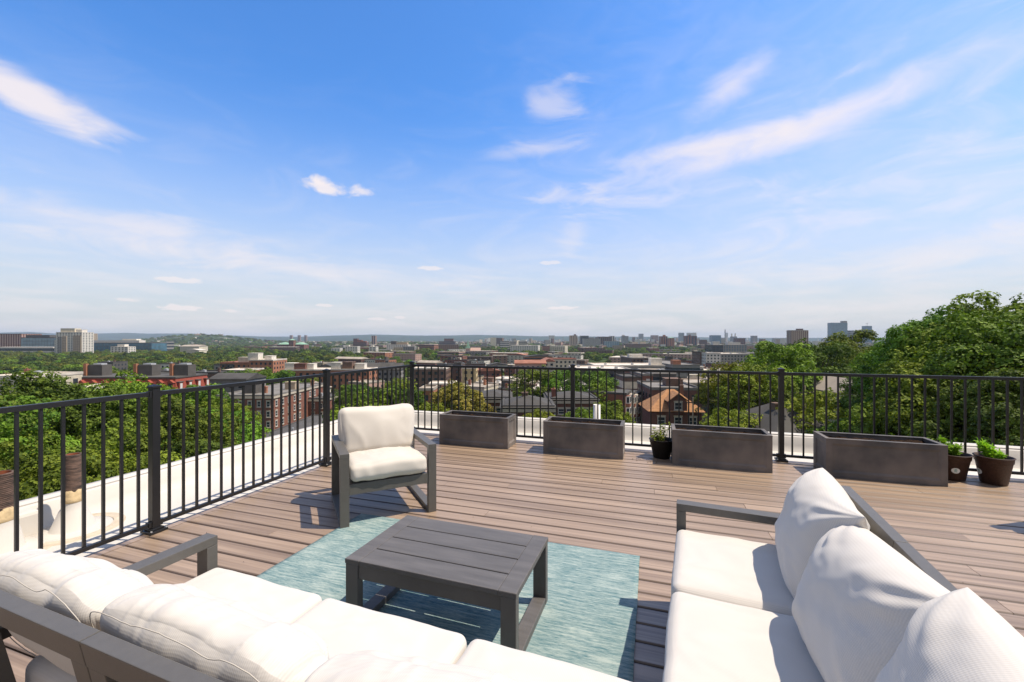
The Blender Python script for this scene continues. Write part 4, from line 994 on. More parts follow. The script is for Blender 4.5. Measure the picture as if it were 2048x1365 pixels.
def block(name, label, px0, px1, ytop, d, dep, wall, roof='r_tar', fl=4, bay=3.2, style='grid', yaw=0, cat='building', group=None, glass='glass', parapet=.5, extras=(), ww=.42, wh=.5, h=None, parts=True, zbase=None):
    w = (px1-px0)/850*d; pc = D((px0+px1)/2, d); g_ = G(pc.x, pc.y)-1.5; zt = zof(ytop, d)
    if h is None: h = zt-g_
    h = max(h, 3); base = zt-h
    t = empty(name, (pc.x, pc.y, base), YAW+yaw, label, cat, group)
    mb = MB(); mb.box(-w/2, w/2, 0, dep, 0, h, 0)
    if style == 'grid':
        lo = max(1.5, h-fl*3.2 if h-fl*3.2 > 0 else 1.5); F = max(1, int(round((h-.8-lo)/3.2))) if fl is None else fl
        z0, z1 = h-.5-3.1*fl if h > fl*3.1+.6 else .6, h-.5
        Bf(mb, -w/2+.4, w/2-.4, z0, z1, 0, fl, max(1, int(w/bay)), ww, wh, 1)
        Bf(mb, .4, dep-.4, z0, z1, 0, fl, max(1, int(dep/bay)), ww, wh, 1, 'r', w/2); Bf(mb, .4, dep-.4, z0, z1, 0, fl, max(1, int(dep/bay)), ww, wh, 1, 'l', -w/2)
    elif style == 'bands':
        for i in range(fl):
            fh = (h-1)/fl; z = .5+fh*i+fh*.35
            mb.box(-w/2-.05, w/2+.05, -.05, dep+.05, z, z+fh*wh, 1)
    elif style == 'vert':
        nb = max(2, int(w/bay))
        for j in range(nb):
            xc = -w/2+w*(j+.5)/nb; mb.box(xc-w/nb*ww/2, xc+w/nb*ww/2, -.05, .02, 1, h-1.2, 1)
        nb = max(2, int(dep/bay))
        for j in range(nb):
            yc = dep*(j+.5)/nb
            for X in (-w/2, w/2): mb.box(X-.05, X+.05, yc-dep/nb*ww/2, yc+dep/nb*ww/2, 1, h-1.2, 1)
    elif style == 'curtain':
        mb.box(-w/2-.06, w/2+.06, -.06, dep+.06, .8, h-1.2, 1)
        for i in range(1, fl): z = .8+(h-2)*i/fl; mb.box(-w/2-.12, w/2+.12, -.12, dep+.12, z-.2, z+.2, 0)
        nb = max(3, int(w/6))
        for j in range(nb+1): xc = -w/2+w*j/nb; mb.box(xc-.18, xc+.18, -.16, -.1, .8, h-1.2, 0)
    wl = mb.build('wall', [M['w_'+wall] if 'w_'+wall in M else M[wall], M[glass]], t)
    rb = MB(); o_ = .12
    rb.box(-w/2-o_, w/2+o_, -o_, dep+o_, h+.002, h+.25)
    if parapet:
        q = .35
        for bx in ((-w/2-o_, w/2+o_, -o_, -o_+q), (-w/2-o_, w/2+o_, dep+o_-q, dep+o_), (-w/2-o_, -w/2-o_+q, -o_+q, dep+o_-q), (w/2+o_-q, w/2+o_, -o_+q, dep+o_-q)): rb.box(*bx, h+.25, h+.25+parapet)
    rf = rb.build('roof', M[roof], t)
    for e in extras:
        k = e[0]
        if k == 'chim':
            m_ = MB(); x, y = e[1]*w, e[2]*dep; m_.box(x-.5, x+.5, y-.4, y+.4, h+.2, h+2.0, 0); m_.box(x-.6, x+.6, y-.5, y+.5, h+2.0, h+2.25, 0); m_.tube((x, y, h+2.25), (x, y, h+2.6), .18, n=6); m_.build('chimney', M[e[3] if len(e) > 3 else 'w_brown'], rf)
        elif k == 'pent':
            m_ = MB(); x, y, a, b2, hh = e[1]*w, e[2]*dep, e[3], e[4], e[5]; m_.box(x-a/2, x+a/2, y, y+b2, h+.2, h+hh, 0); m_.box(x-a/2-.15, x+a/2+.15, y-.15, y+b2+.15, h+hh+.002, h+hh+.2, 0); m_.build('penthouse', M[e[6]], rf)
        elif k == 'ac':
            m_ = MB(); x, y = e[1]*w, e[2]*dep; m_.box(x-.7, x+.7, y-.6, y+.6, h+.2, h+1.3); m_.tube((x, y, h+1.3), (x, y, h+1.45), .5, n=10); m_.build('roof_unit', M['hvac'], rf)
        elif k == 'hip':
            m_ = MB(); hh = e[1]; ov = .5; a = min(w, dep)/2; z = h+.26; r1 = max(0, w/2-a); 
            V_ = [(-w/2-ov, -ov, z), (w/2+ov, -ov, z), (w/2+ov, dep+ov, z), (-w/2-ov, dep+ov, z)]
            if w >= dep: V_ += [(-w/2+a, dep/2, z+hh), (w/2-a, dep/2, z+hh)]; Fc = [(0, 1, 5, 4), (1, 2, 5), (2, 3, 4, 5), (3, 0, 4), (3, 2, 1, 0)]
            else: V_ += [(0, a, z+hh), (0, dep-a, z+hh)]; Fc = [(0, 1, 4), (1, 2, 5, 4), (2, 3, 5), (3, 0, 4, 5), (3, 2, 1, 0)]
            m_.add(V_, Fc); m_.build('hip_roof', M[e[2]], rf)
        elif k == 'gable':
            m_ = MB(); hh = e[1]; ov = .4; z = h+.26
            if len(e) > 3 and e[3] == 'y': m_.add([(-w/2-ov, -ov, z), (w/2+ov, -ov, z), (w/2+ov, dep+ov, z), (-w/2-ov, dep+ov, z), (0, -ov, z+hh), (0, dep+ov, z+hh)], [(0, 1, 4), (1, 2, 5, 4), (2, 3, 5), (3, 0, 4, 5), (3, 2, 1, 0)])
            else: m_.add([(-w/2-ov, -ov, z), (w/2+ov, -ov, z), (w/2+ov, dep+ov, z), (-w/2-ov, dep+ov, z), (-w/2-ov, dep/2, z+hh), (w/2+ov, dep/2, z+hh)], [(0, 1, 5, 4), (1, 2, 5), (2, 3, 4, 5), (3, 0, 4), (3, 2, 1, 0)])
            m_.build('gable_roof', M[e[2]], rf)
    ra = (w+dep)/4
    for q in range(max(1, int(w/12))):
        for q2 in range(max(1, int(dep/12))):
            lx = -w/2+w*(q+.5)/max(1, int(w/12)); ly = dep*(q2+.5)/max(1, int(dep/12)); a = YAW+yaw
            BOX.append((pc.x+lx*math.cos(a)-ly*math.sin(a), pc.y+lx*math.sin(a)+ly*math.cos(a), min(9, min(w, dep)/2+.8)))
    t['_px'] = (px0+px1)/2; t['_d'] = d
    return t
# a window part shared by the near buildings
def winmesh(w, h, arch=False, mull=True):
    mb = MB(); f = .12; y = -.09
    mb.box(-w/2, w/2, y, 0, -h/2, -h/2+f, 0); mb.box(-w/2, w/2, y, 0, h/2-f, h/2, 0); mb.box(-w/2, -w/2+f, y, 0, -h/2+f, h/2-f, 0); mb.box(w/2-f, w/2, y, 0, -h/2+f, h/2-f, 0)
    mb.box(-w/2+f, w/2-f, y+.01, 0, -.035, .035, 0); mb.box(-w/2+f, w/2-f, -.03, -.02, -h/2+f, h/2-f, 1)
    mb.box(-w/2-.12, w/2+.12, -.16, -.001, -h/2-.18, -h/2-.002, 2); mb.box(-w/2-.1, w/2+.1, -.12, -.001, h/2+.002, h/2+.28, 2)
    me = bpy.data.meshes.new('window'); me.from_pydata([tuple(v) for v in mb.v], [], mb.f)
    for q in ('trim', 'glass', 'stone'): me.materials.append(M[q])
    me.polygons.foreach_set('material_index', mb.mi); return me
WM = {}
def wins(t, w, h, spots, face='f', off=0.0):
    """window parts at (x, z) on the front, or (y, z) on a side wall"""
    if (w, h) not in WM: WM[w, h] = winmesh(w, h)
    for (a, z) in spots:
        o = bpy.data.objects.new('window', WM[w, h]); C.objects.link(o); o.parent = t
        if face == 'f': o.location = (a, off-.002, z)
        elif face == 'r': o.location = (off+.002, a, z); o.rotation_euler = (0, 0, R(90))
        else: o.location = (off-.002, a, z); o.rotation_euler = (0, 0, R(-90))
#==NEAR==
def H_(t): return None
# red mansard apartment building
dM = 132; x0p, x1p = 62, 352; wM = (x1p-x0p)/850*dM; pc = D((x0p+x1p)/2, dM); base = G(pc.x, pc.y)-1
zt = zof(756, dM); hM = zt-base
t = empty('mansard_building', (pc.x, pc.y, base), YAW, 'long apartment building with a steep red mansard roof and dark rooftop stair boxes', 'building')
mb = MB(); hw = hM-4.6; dp = 15.5; mb.box(-wM/2, wM/2, 0, dp, 0, hw); mb.build('wall', M['w_brown'], t)
mb = MB(); s = 1.0; V_ = [(-wM/2, 0, hw), (wM/2, 0, hw), (wM/2, dp, hw), (-wM/2, dp, hw), (-wM/2+s, s, hM), (wM/2-s, s, hM), (wM/2-s, dp-s, hM), (-wM/2+s, dp-s, hM)]
mb.add(V_, [(0, 1, 5, 4), (1, 2, 6, 5), (2, 3, 7, 6), (3, 0, 4, 7)]); rf = mb.build('mansard_roof', M['mansard'], t)
mb = MB(); mb.box(-wM/2+.7, wM/2-.7, .7, dp-.7, hM-.3, hM+.15); mb.build('roof_deck', M['r_tar'], rf)
mb = MB(); mb.box(-wM/2-.3, wM/2+.3, -.3, dp+.3, hw-.45, hw-.002); mb.build('cornice', M['stone'], t)
mb = MB(); mb.box(wM/2-.9, wM/2+.12, -.12, .9, 0, hw-.46); mb.build('corner_pilaster', M['stone'], t)
nb = 13
for k in range(nb):
    x = -wM/2+wM*(k+.5)/nb; mb = MB(); mb.box(x-.85, x+.85, -.15, 1.2, hw+.5, hw+3.0, 0); mb.add([(x-1.1, -.3, hw+3.0), (x+1.1, -.3, hw+3.0), (x+1.1, 1.4, hw+3.0), (x-1.1, 1.4, hw+3.0), (x, -.3, hw+3.9), (x, 1.4, hw+3.9)], [(0, 1, 4), (1, 2, 5, 4), (2, 3, 5), (3, 0, 4, 5), (0, 3, 2, 1)], 0); mb.box(x-.5, x+.5, -.19, -.152, hw+.8, hw+2.7, 1)
    mb.build('dormer', [M['mansard'], M['glass']], rf)
for k in range(4):
    y = dp*(k+.5)/4; mb = MB(); mb.box(wM/2-1.2, wM/2+.15, y-.8, y+.8, hw+.5, hw+3.0, 0); mb.box(wM/2+.152, wM/2+.19, y-.45, y+.45, hw+.8, hw+2.7, 1); mb.box(wM/2-1.2, wM/2+.3, y-1, y+1, hw+3.002, hw+3.25, 2)
    mb.build('dormer', [M['mansard'], M['trim'], M['r_tar']], rf)
wins(t, 1.3, 1.9, [(-wM/2+wM*(k+.5)/nb, hw-2.1-3.3*f) for k in range(nb) for f in range(3)]); wins(t, 1.3, 1.9, [(dp*(k+.5)/4, hw-2.1-3.3*f) for k in range(4) for f in range(3)], 'r', wM/2)
for x in (-wM*.19, wM*.17, wM*.43):
    m_ = MB(); m_.box(x-2.3, x+2.3, 6, 9.5, hM+.15, hM+3.6, 0); m_.box(x-1.0, x+1.6, 6.5, 8.5, hM+3.601, hM+4.1, 1); m_.build('stair_box', [M['w_darkgrey'], M['hvac']], rf)
    m_ = MB(); m_.box(x-3.4, x-2.5, 5.6, 6.6, hM+.15, hM+4.0); m_.build('chimney', M['w_orange'], rf)
BOX += [(pc.x+k*CY*8, pc.y+k*SY*8, 12) for k in (-2, -1, 0, 1, 2)]; t['_px'] = 210; t['_d'] = dM
# brick apartment block
def brickblock(name, label, px0, px1, ytop, d, dep, fl, nbf, nbs, wall='w_red', roof='r_greyroof', extras=(), ww=(1.15, 1.75), cat='apartment block', side='r', gap=3.1):
    t = block(name, label, px0, px1, ytop, d, dep, wall, roof, style='none', cat=cat, extras=extras, parapet=.35)
    w = (px1-px0)/850*d; h = zof(ytop, d)-t.location.z
    spots = [(-w/2+w*(k+.5)/nbf, h-2.2-gap*f) for k in range(nbf) for f in range(fl) if h-2.2-gap*f > 1]
    wins(t, ww[0], ww[1], spots); X = w/2 if side == 'r' else -w/2
    wins(t, ww[0], ww[1], [(dep*(k+.5)/nbs, h-2.2-gap*f) for k in range(nbs) for f in range(fl) if h-2.2-gap*f > 1], side, X)
    m_ = MB(); q = .3; m_.box(-w/2-q, w/2+q, -q, dep+q, h-.55, h-.002); m_.build('cornice', M['stone'], t)
    return t
brickblock('brick_apartment_block', 'three storey red brick apartment block with white window trim left of the armchair', 434, 546, 794, 128, 36, 3, 6, 10, extras=(('pent', -.12, .15, 4.0, 4, 3.2, 'w_darkgrey'), ('chim', .12, .2, 'w_orange'), ('pent', .3, .45, 3.4, 3, 2.6, 'w_tan'), ('ac', .1, .6), ('chim', .4, .8, 'w_orange')))
brickblock('brick_apartment_block', 'lower brick wing with dark flat roof right of the trimmed brick block', 556, 650, 800, 150, 16, 2, 6, 3, roof='r_tar', extras=(('pent', -.25, .2, 3, 4, 3.4, 'w_grey'), ('ac', .2, .5)))
t = block('flat_garage', 'low garage with a dark stained flat roof beyond the side railing', 488, 660, 888, 68, 24, 'brown', 'r_tar', style='none', parapet=.12, cat='garage', extras=(('ac', .3, .5),))
for lx, ly in ((-3.2, 8), (1.0, 14), (.5, 7), (4, 10)):
    m_ = MB(); z = zof(888, 68)-t.location.z+.25; m_.tube((lx, ly, z), (lx, ly, z+.5), .12, n=8); m_.tube((lx, ly, z+.5), (lx, ly, z+.62), .2, n=8); m_.build('roof_vent', M['hvac'], [c for c in t.children if c.name.startswith('roof')][0])
block('pyramid_roof_house', 'house with a pale pyramid roof behind the lower brick wing', 598, 642, 781, 165, 9, 'cream', 'r_tanroof', fl=2, parapet=0, extras=(('hip', 2.8, 'r_tanroof'),), cat='house')
block('rooftop_flats', 'orange brick flats with white rooftop stair boxes behind the second railing post', 568, 662, 742, 225, 16, 'orange', 'r_whiteroof', fl=4, extras=(('pent', -.42, .1, 5, 5, 3.8, 'w_white'), ('pent', -.2, .1, 6, 5, 3.6, 'w_maroon'), ('pent', -.02, .2, 4.5, 4, 3.4, 'w_white')))
block('rooftop_flats', 'orange brick flats with white stair boxes right of the second railing post', 662, 738, 741, 220, 14, 'orange', 'r_whiteroof', fl=4, extras=(('pent', -.4, .1, 5, 5, 3.8, 'w_white'), ('pent', -.1, .1, 5, 5, 4, 'w_brown'), ('pent', .2, .2, 5, 4, 3.2, 'w_white')))
block('grey_roof_flats', 'long grey-roofed pale block between the second railing post and the corner', 672, 800, 742, 250, 14, 'grey', 'r_shingle', fl=3, extras=(('gable', 4, 'r_shingle'),), yaw=R(4))
block('arched_brick_building', 'orange brick building with a row of arched windows above the far left railing', 440, 505, 727, 300, 20, 'orange', 'r_terracotta', fl=3, bay=3.4, extras=(('pent', .2, .1, 9, 6, 4, 'w_cream'),))
block('arched_brick_building', 'square brick block with a wide pale roof below the arched brick building', 442, 494, 743, 235, 16, 'orange', 'r_whiteroof', fl=3)
block('white_roof_building', 'white and orange building with stacked rooftop boxes right of the arched one', 498, 546, 722, 290, 18, 'orange', 'r_whiteroof', fl=3, extras=(('pent', -.4, .1, 7, 6, 5, 'w_white'), ('pent', .1, .3, 5, 6, 3, 'w_white')))
block('pale_building', 'pale low building with a brick chimney at the far left edge', -30, 56, 757, 118, 15, 'cream', 'r_whiteroof', fl=2, extras=(('chim', .05, .3, 'w_red'), ('ac', .18, .4), ('ac', -.1, .6)))
block('pale_building', 'small white-roofed building between two tree crowns below the red mansard', 114, 158, 783, 98, 10, 'cream', 'r_whiteroof', fl=2, bay=2.6)
for k, (a, b2, y, dd, wl, rf_, lab) in enumerate([
    (262, 312, 750, 175, 'brown', 'r_tar', 'low brick row building behind the middle of the red mansard roof'),
    (370, 440, 748, 185, 'brown', 'r_shingle', 'dark roofed brick row behind the right end of the red mansard roof'),
    (300, 345, 745, 190, 'tan', 'r_tar', 'tan row building seen between two rooftop stair boxes'),
    (415, 492, 762, 160, 'grey', 'r_shingle', 'grey shingled houses with white gables right of the red mansard building'),
    (320, 358, 729, 330, 'white', 'r_tar', 'small white house with a dark roof in the left woods'),
    (196, 226, 726, 340, 'darkgrey', 'r_tar', 'small dark box building in the left woods'),
    (428, 468, 731, 300, 'grey', 'r_shingle', 'grey row left of the arched brick building')]):
    block('row_building', lab, a, b2, y, dd, 13, wl, rf_, fl=3, extras=(('chim', .3, .3), ('ac', -.2, .4)) if k != 3 else (('gable', 2.2, 'r_shingle'),))
# grey shingled brick group in the centre
brickblock('brick_flats', 'red brick flats with low grey shingled hip roof above the gap between two planters', 1005, 1108, 818, 72, 9, 2, 7, 3, wall='w_maroon', roof='r_shingle', ww=(1.3, 1.2), extras=(('hip', 1.5, 'r_shingle'), ('chim', -.05, .5)), side='l')
brickblock('brick_flats', 'red brick flats with grey shingled roof and tall chimney behind the middle post', 1098, 1195, 802, 88, 10, 2, 6, 3, wall='w_maroon', roof='r_shingle', ww=(1.3, 1.2), extras=(('hip', 1.2, 'r_shingle'), ('chim', -.38, .2, 'w_red')), side='l')
brickblock('brick_flats', 'brick flats with a pale entrance bay behind the first planter', 948, 1020, 800, 84, 10, 3, 5, 3, wall='w_maroon', roof='r_shingle', ww=(1.4, 1.3), extras=(('hip', 1.1, 'r_shingle'),), side='r')
block('row_building', 'low brick building with a terracotta flat roof left of the grey shingled group', 838, 866, 782, 118, 9, 'orange', 'r_tanroof', fl=2, cat='building')
# white bayed row houses beside the street
for k in range(6):
    d0 = 106+k*7.0; s0 = 28.3+k*3.27
    wH = 7.72; p = Vector((s0*CY-d0*SY, s0*SY+d0*CY, 0)); g_ = G(p.x, p.y)-1; Hh = 12.4
    t = empty('row_house', (p.x, p.y, g_), YAW+R(64.9), ['nearest', 'second', 'third', 'fourth', 'fifth', 'farthest'][k]+' red brick row house with white bow bays on the sloping street', 'row house', 'bow-fronted row houses on the sloping street')
    mb = MB(); mb.box(0, wH-.05, 0, 9, 0, Hh); mb.build('wall', M['w_red'], t)
    mb = MB(); mb.box(-.1, wH-.12, -.3, 9.1, Hh+.002, Hh+.5); mb.build('roof', M['r_tar'], t)
    for c0 in (1.95, 5.75):
        mb = MB(); pts = [(c0-1.5, 0), (c0-1.0, -.9), (c0+1.0, -.9), (c0+1.5, 0)]
        for f in range(4):
            z = .8+f*2.8; z2 = z+1.0 if f < 4 else z
            for i in range(3):
                (a, b1), (c, d1) = pts[i], pts[i+1]
                mb.add([(a, b1, z), (c, d1, z), (c, d1, z+.95), (a, b1, z+.95)], [(0, 1, 2, 3)], 1); mb.add([(a, b1, z+.95), (c, d1, z+.95), (c, d1, z+2.8), (a, b1, z+2.8)], [(0, 1, 2, 3)], 0)
                e1, e2 = .2, .8; mb.add([(a+(c-a)*e1, b1+(d1-b1)*e1-.04, z+1.15), (a+(c-a)*e2, b1+(d1-b1)*e2-.04, z+1.15), (a+(c-a)*e2, b1+(d1-b1)*e2-.04, z+2.55), (a+(c-a)*e1, b1+(d1-b1)*e1-.04, z+2.55)], [(0, 1, 2, 3)], 2)
        mb.add([(x, y, 12.0) for x, y in pts], [(0, 1, 2, 3)], 1); mb.build('bow_bay', [M['trim'], M['w_red'] if c0 < 3 else M['stone'], M['glass']], t)
    BOX.append((p.x, p.y, 8)); t['_px'] = 1270; t['_d'] = d0
# orange roofed brick house
dH = 84; pc = D(1352, dH); g_ = G(pc.x, pc.y)-1; wH = 9.6; dp = 9; he = zof(823, dH)-g_; hr = zof(784, dH)-g_
t = empty('orange_roofed_house', (pc.x, pc.y, g_), YAW-R(6), 'brick house with an orange-brown hipped roof and front dormer above the black pot', 'house')
mb = MB(); mb.box(-wH/2, wH/2, 0, dp, 0, he); mb.build('wall', M['w_maroon'], t)
mb = MB(); ov = .7; V_ = [(-wH/2-ov, -ov, he), (wH/2+ov, -ov, he), (wH/2+ov, dp+ov, he), (-wH/2-ov, dp+ov, he), (-.6, dp/2, hr), (.9, dp/2, hr)]
mb.add(V_, [(0, 1, 5, 4), (1, 2, 5), (2, 3, 4, 5), (3, 0, 4), (3, 2, 1, 0)]); rf = mb.build('roof', M['orange_shingle'], t)
mb = MB(); mb.box(-1.4, 2.0, -.45, 3.0, he+.02, he+2.0, 0); mb.build('dormer', M['w_maroon'], rf)
mb = MB(); mb.add([(-1.8, -.8, he+1.9), (.3, -.8, hr-.35), (.3, 4.6, hr-.35), (-1.8, 4.6, he+1.9), (2.4, -.8, he+1.9), (2.4, 4.6, he+1.9), (-1.8, -.8, he+2.02), (.3, -.8, hr-.2), (.3, 4.6, hr-.2), (-1.8, 4.6, he+2.02), (2.4, -.8, he+2.02), (2.4, 4.6, he+2.02)], [(0, 1, 2, 3), (1, 4, 5, 2), (6, 9, 8, 7), (7, 8, 11, 10), (0, 6, 7, 1), (1, 7, 10, 4)])
mb.build('dormer_roof', M['orange_shingle'], rf)
mb = MB(); mb.add([(-1.4, -.45, he+2.0), (2.0, -.45, he+2.0), (.3, -.45, hr-.45)], [(0, 1, 2)]); mb.build('gable_wall', M['w_maroon'], rf)
mb = MB(); mb.box(2.1, 2.9, 5, 5.8, he+1, hr+.8); mb.build('chimney', M['w_brown'], rf)
wins(t, 1.5, 1.5, [(.3, he+1.1)], 'f', -.45); wins(t, 1.5, 1.6, [(-2.8, he-1.9), (.4, he-1.9), (3.2, he-1.9), (-2.8, he-5.0), (3.2, he-5.0)])
BOX.append((pc.x, pc.y+4, 8)); t['_px'] = 1352; t['_d'] = dH
block('grey_roof_flats', 'brick building with a wide grey roof directly behind the orange-roofed house', 1304, 1402, 781, 112, 18, 'maroon', 'r_greyroof', fl=3, yaw=R(-5), extras=(('chim', .25, .4), ('pent', .1, .4, 4, 4, 2.2, 'w_brown')))
block('grey_roof_flats', 'dark block right of the wide grey roof, behind the lime green tree', 1376, 1450, 770, 140, 16, 'darkgrey', 'r_tanroof', fl=3)
# hip-roofed house behind the third and fourth planters
t = block('grey_hip_house', 'house with a grey shingled hip roof and small brick chimney behind the last railing post', 1548, 1672, 868, 46, 8.5, 'tan', 'r_shingle', fl=2, parapet=0, yaw=R(8), extras=(('hip', 2.3, 'r_shingle'),), cat='house')
m_ = MB(); h = zof(868, 46)-t.location.z; m_.box(-.9, -.2, 3.2, 3.9, h+1.0, h+2.7); m_.box(-.98, -.12, 3.12, 3.98, h+2.7, h+2.85); m_.build('chimney', M['w_brown'], t)
m_ = MB(); m_.box(.2, .9, 2.4, 3.0, h+1.5, h+1.9); m_.box(.7, 1.3, 3.0, 3.6, h+1.75, h+2.15); m_.build('skylight', M['trim'], t)
block('tan_gable_house', 'house with a tan gable roof mostly hidden by trees at right', 1682, 1746, 790, 62, 8, 'cream', 'r_tanroof', fl=2, parapet=0, extras=(('gable', 2.0, 'r_tanroof', 'y'),), cat='house')
# poles and wires
def pole(px, d, ytop, label, n='utility_pole'):
    p = D(px, d); g_ = G(p.x, p.y); t = empty(n, (p.x, p.y, g_), YAW, label, 'pole'); h = zof(ytop, d)-g_
    m_ = MB(); m_.tube((0, 0, 0), (0, 0, h), .16, .11, 8); m_.build('pole', M['w_tan'], t); m_ = MB(); m_.box(-1.1, 1.1, -.06, .06, h-.9, h-.75); m_.build('crossarm', M['bark'], t); return Vector((p.x, p.y, g_+h-.8))
a = pole(1386, 66, 795, 'wooden utility pole in front of the orange-roofed house')
c = pole(1609, 50, 772, 'wooden utility pole above the grey hip-roofed house')
m_ = MB()
for off_ in (-.9, 0, .9):
    pts = [a.lerp(c, k/14)+Vector((off_*CY, off_*SY, -1.2*math.sin(math.pi*k/14))) for k in range(15)]; m_.path(pts, .018, 4)
tag(m_.build('power_line', M['rail']), 'sagging black power lines between the two wooden poles', 'power line')
# parked cars on the street
def car(px, d, col, label, first=[None]):
    p = D(px, d); g_ = G(p.x, p.y)+.46
    t = empty('parked_car', (p.x, p.y, g_), YAW+R(1), label, 'car', 'cars parked on the sloping street')
    m_ = MB(); pr = [(-2.1, .35), (-2.1, .8), (-1.2, .95), (-.7, 1.42), (1.0, 1.42), (1.6, .98), (2.1, .85), (2.15, .35)]
    for s_, e_ in ((-.85, .85),):
        vs = [(s_*(1 if z < .96 else .84), y, z) for y, z in pr]+[(e_*(1 if z < .96 else .84), y, z) for y, z in pr]; k = len(pr)
        m_.add(vs, [(i, (i+1) % k, k+(i+1) % k, k+i) for i in range(k)]+[tuple(range(k)), tuple(range(2*k-1, k-1, -1))])
    m_.build('body', mk('car_paint', col, .3, .03, 1, spec=.6), t)
    m_ = MB(); m_.box(-.74, .74, -1.0, 1.15, 1.0, 1.36); m_.build('windows', M['glass'], t)
    for sx_ in (-.78, .78):
        for y in (-1.35, 1.35): m_ = MB(); m_.tube((sx_-.1, y, .33), (sx_+.1, y, .33), .33, n=14); m_.build('wheel', M['rail'], t)
car(1254, 60, (.35, .02, .015), 'red car parked low on the sloping street by the third planter')
car(1244, 76, (.6, .6, .6), 'white car parked on the sloping street by the bow-fronted houses')
car(1242, 88, (.08, .09, .1), 'dark car parked farther up the sloping street')
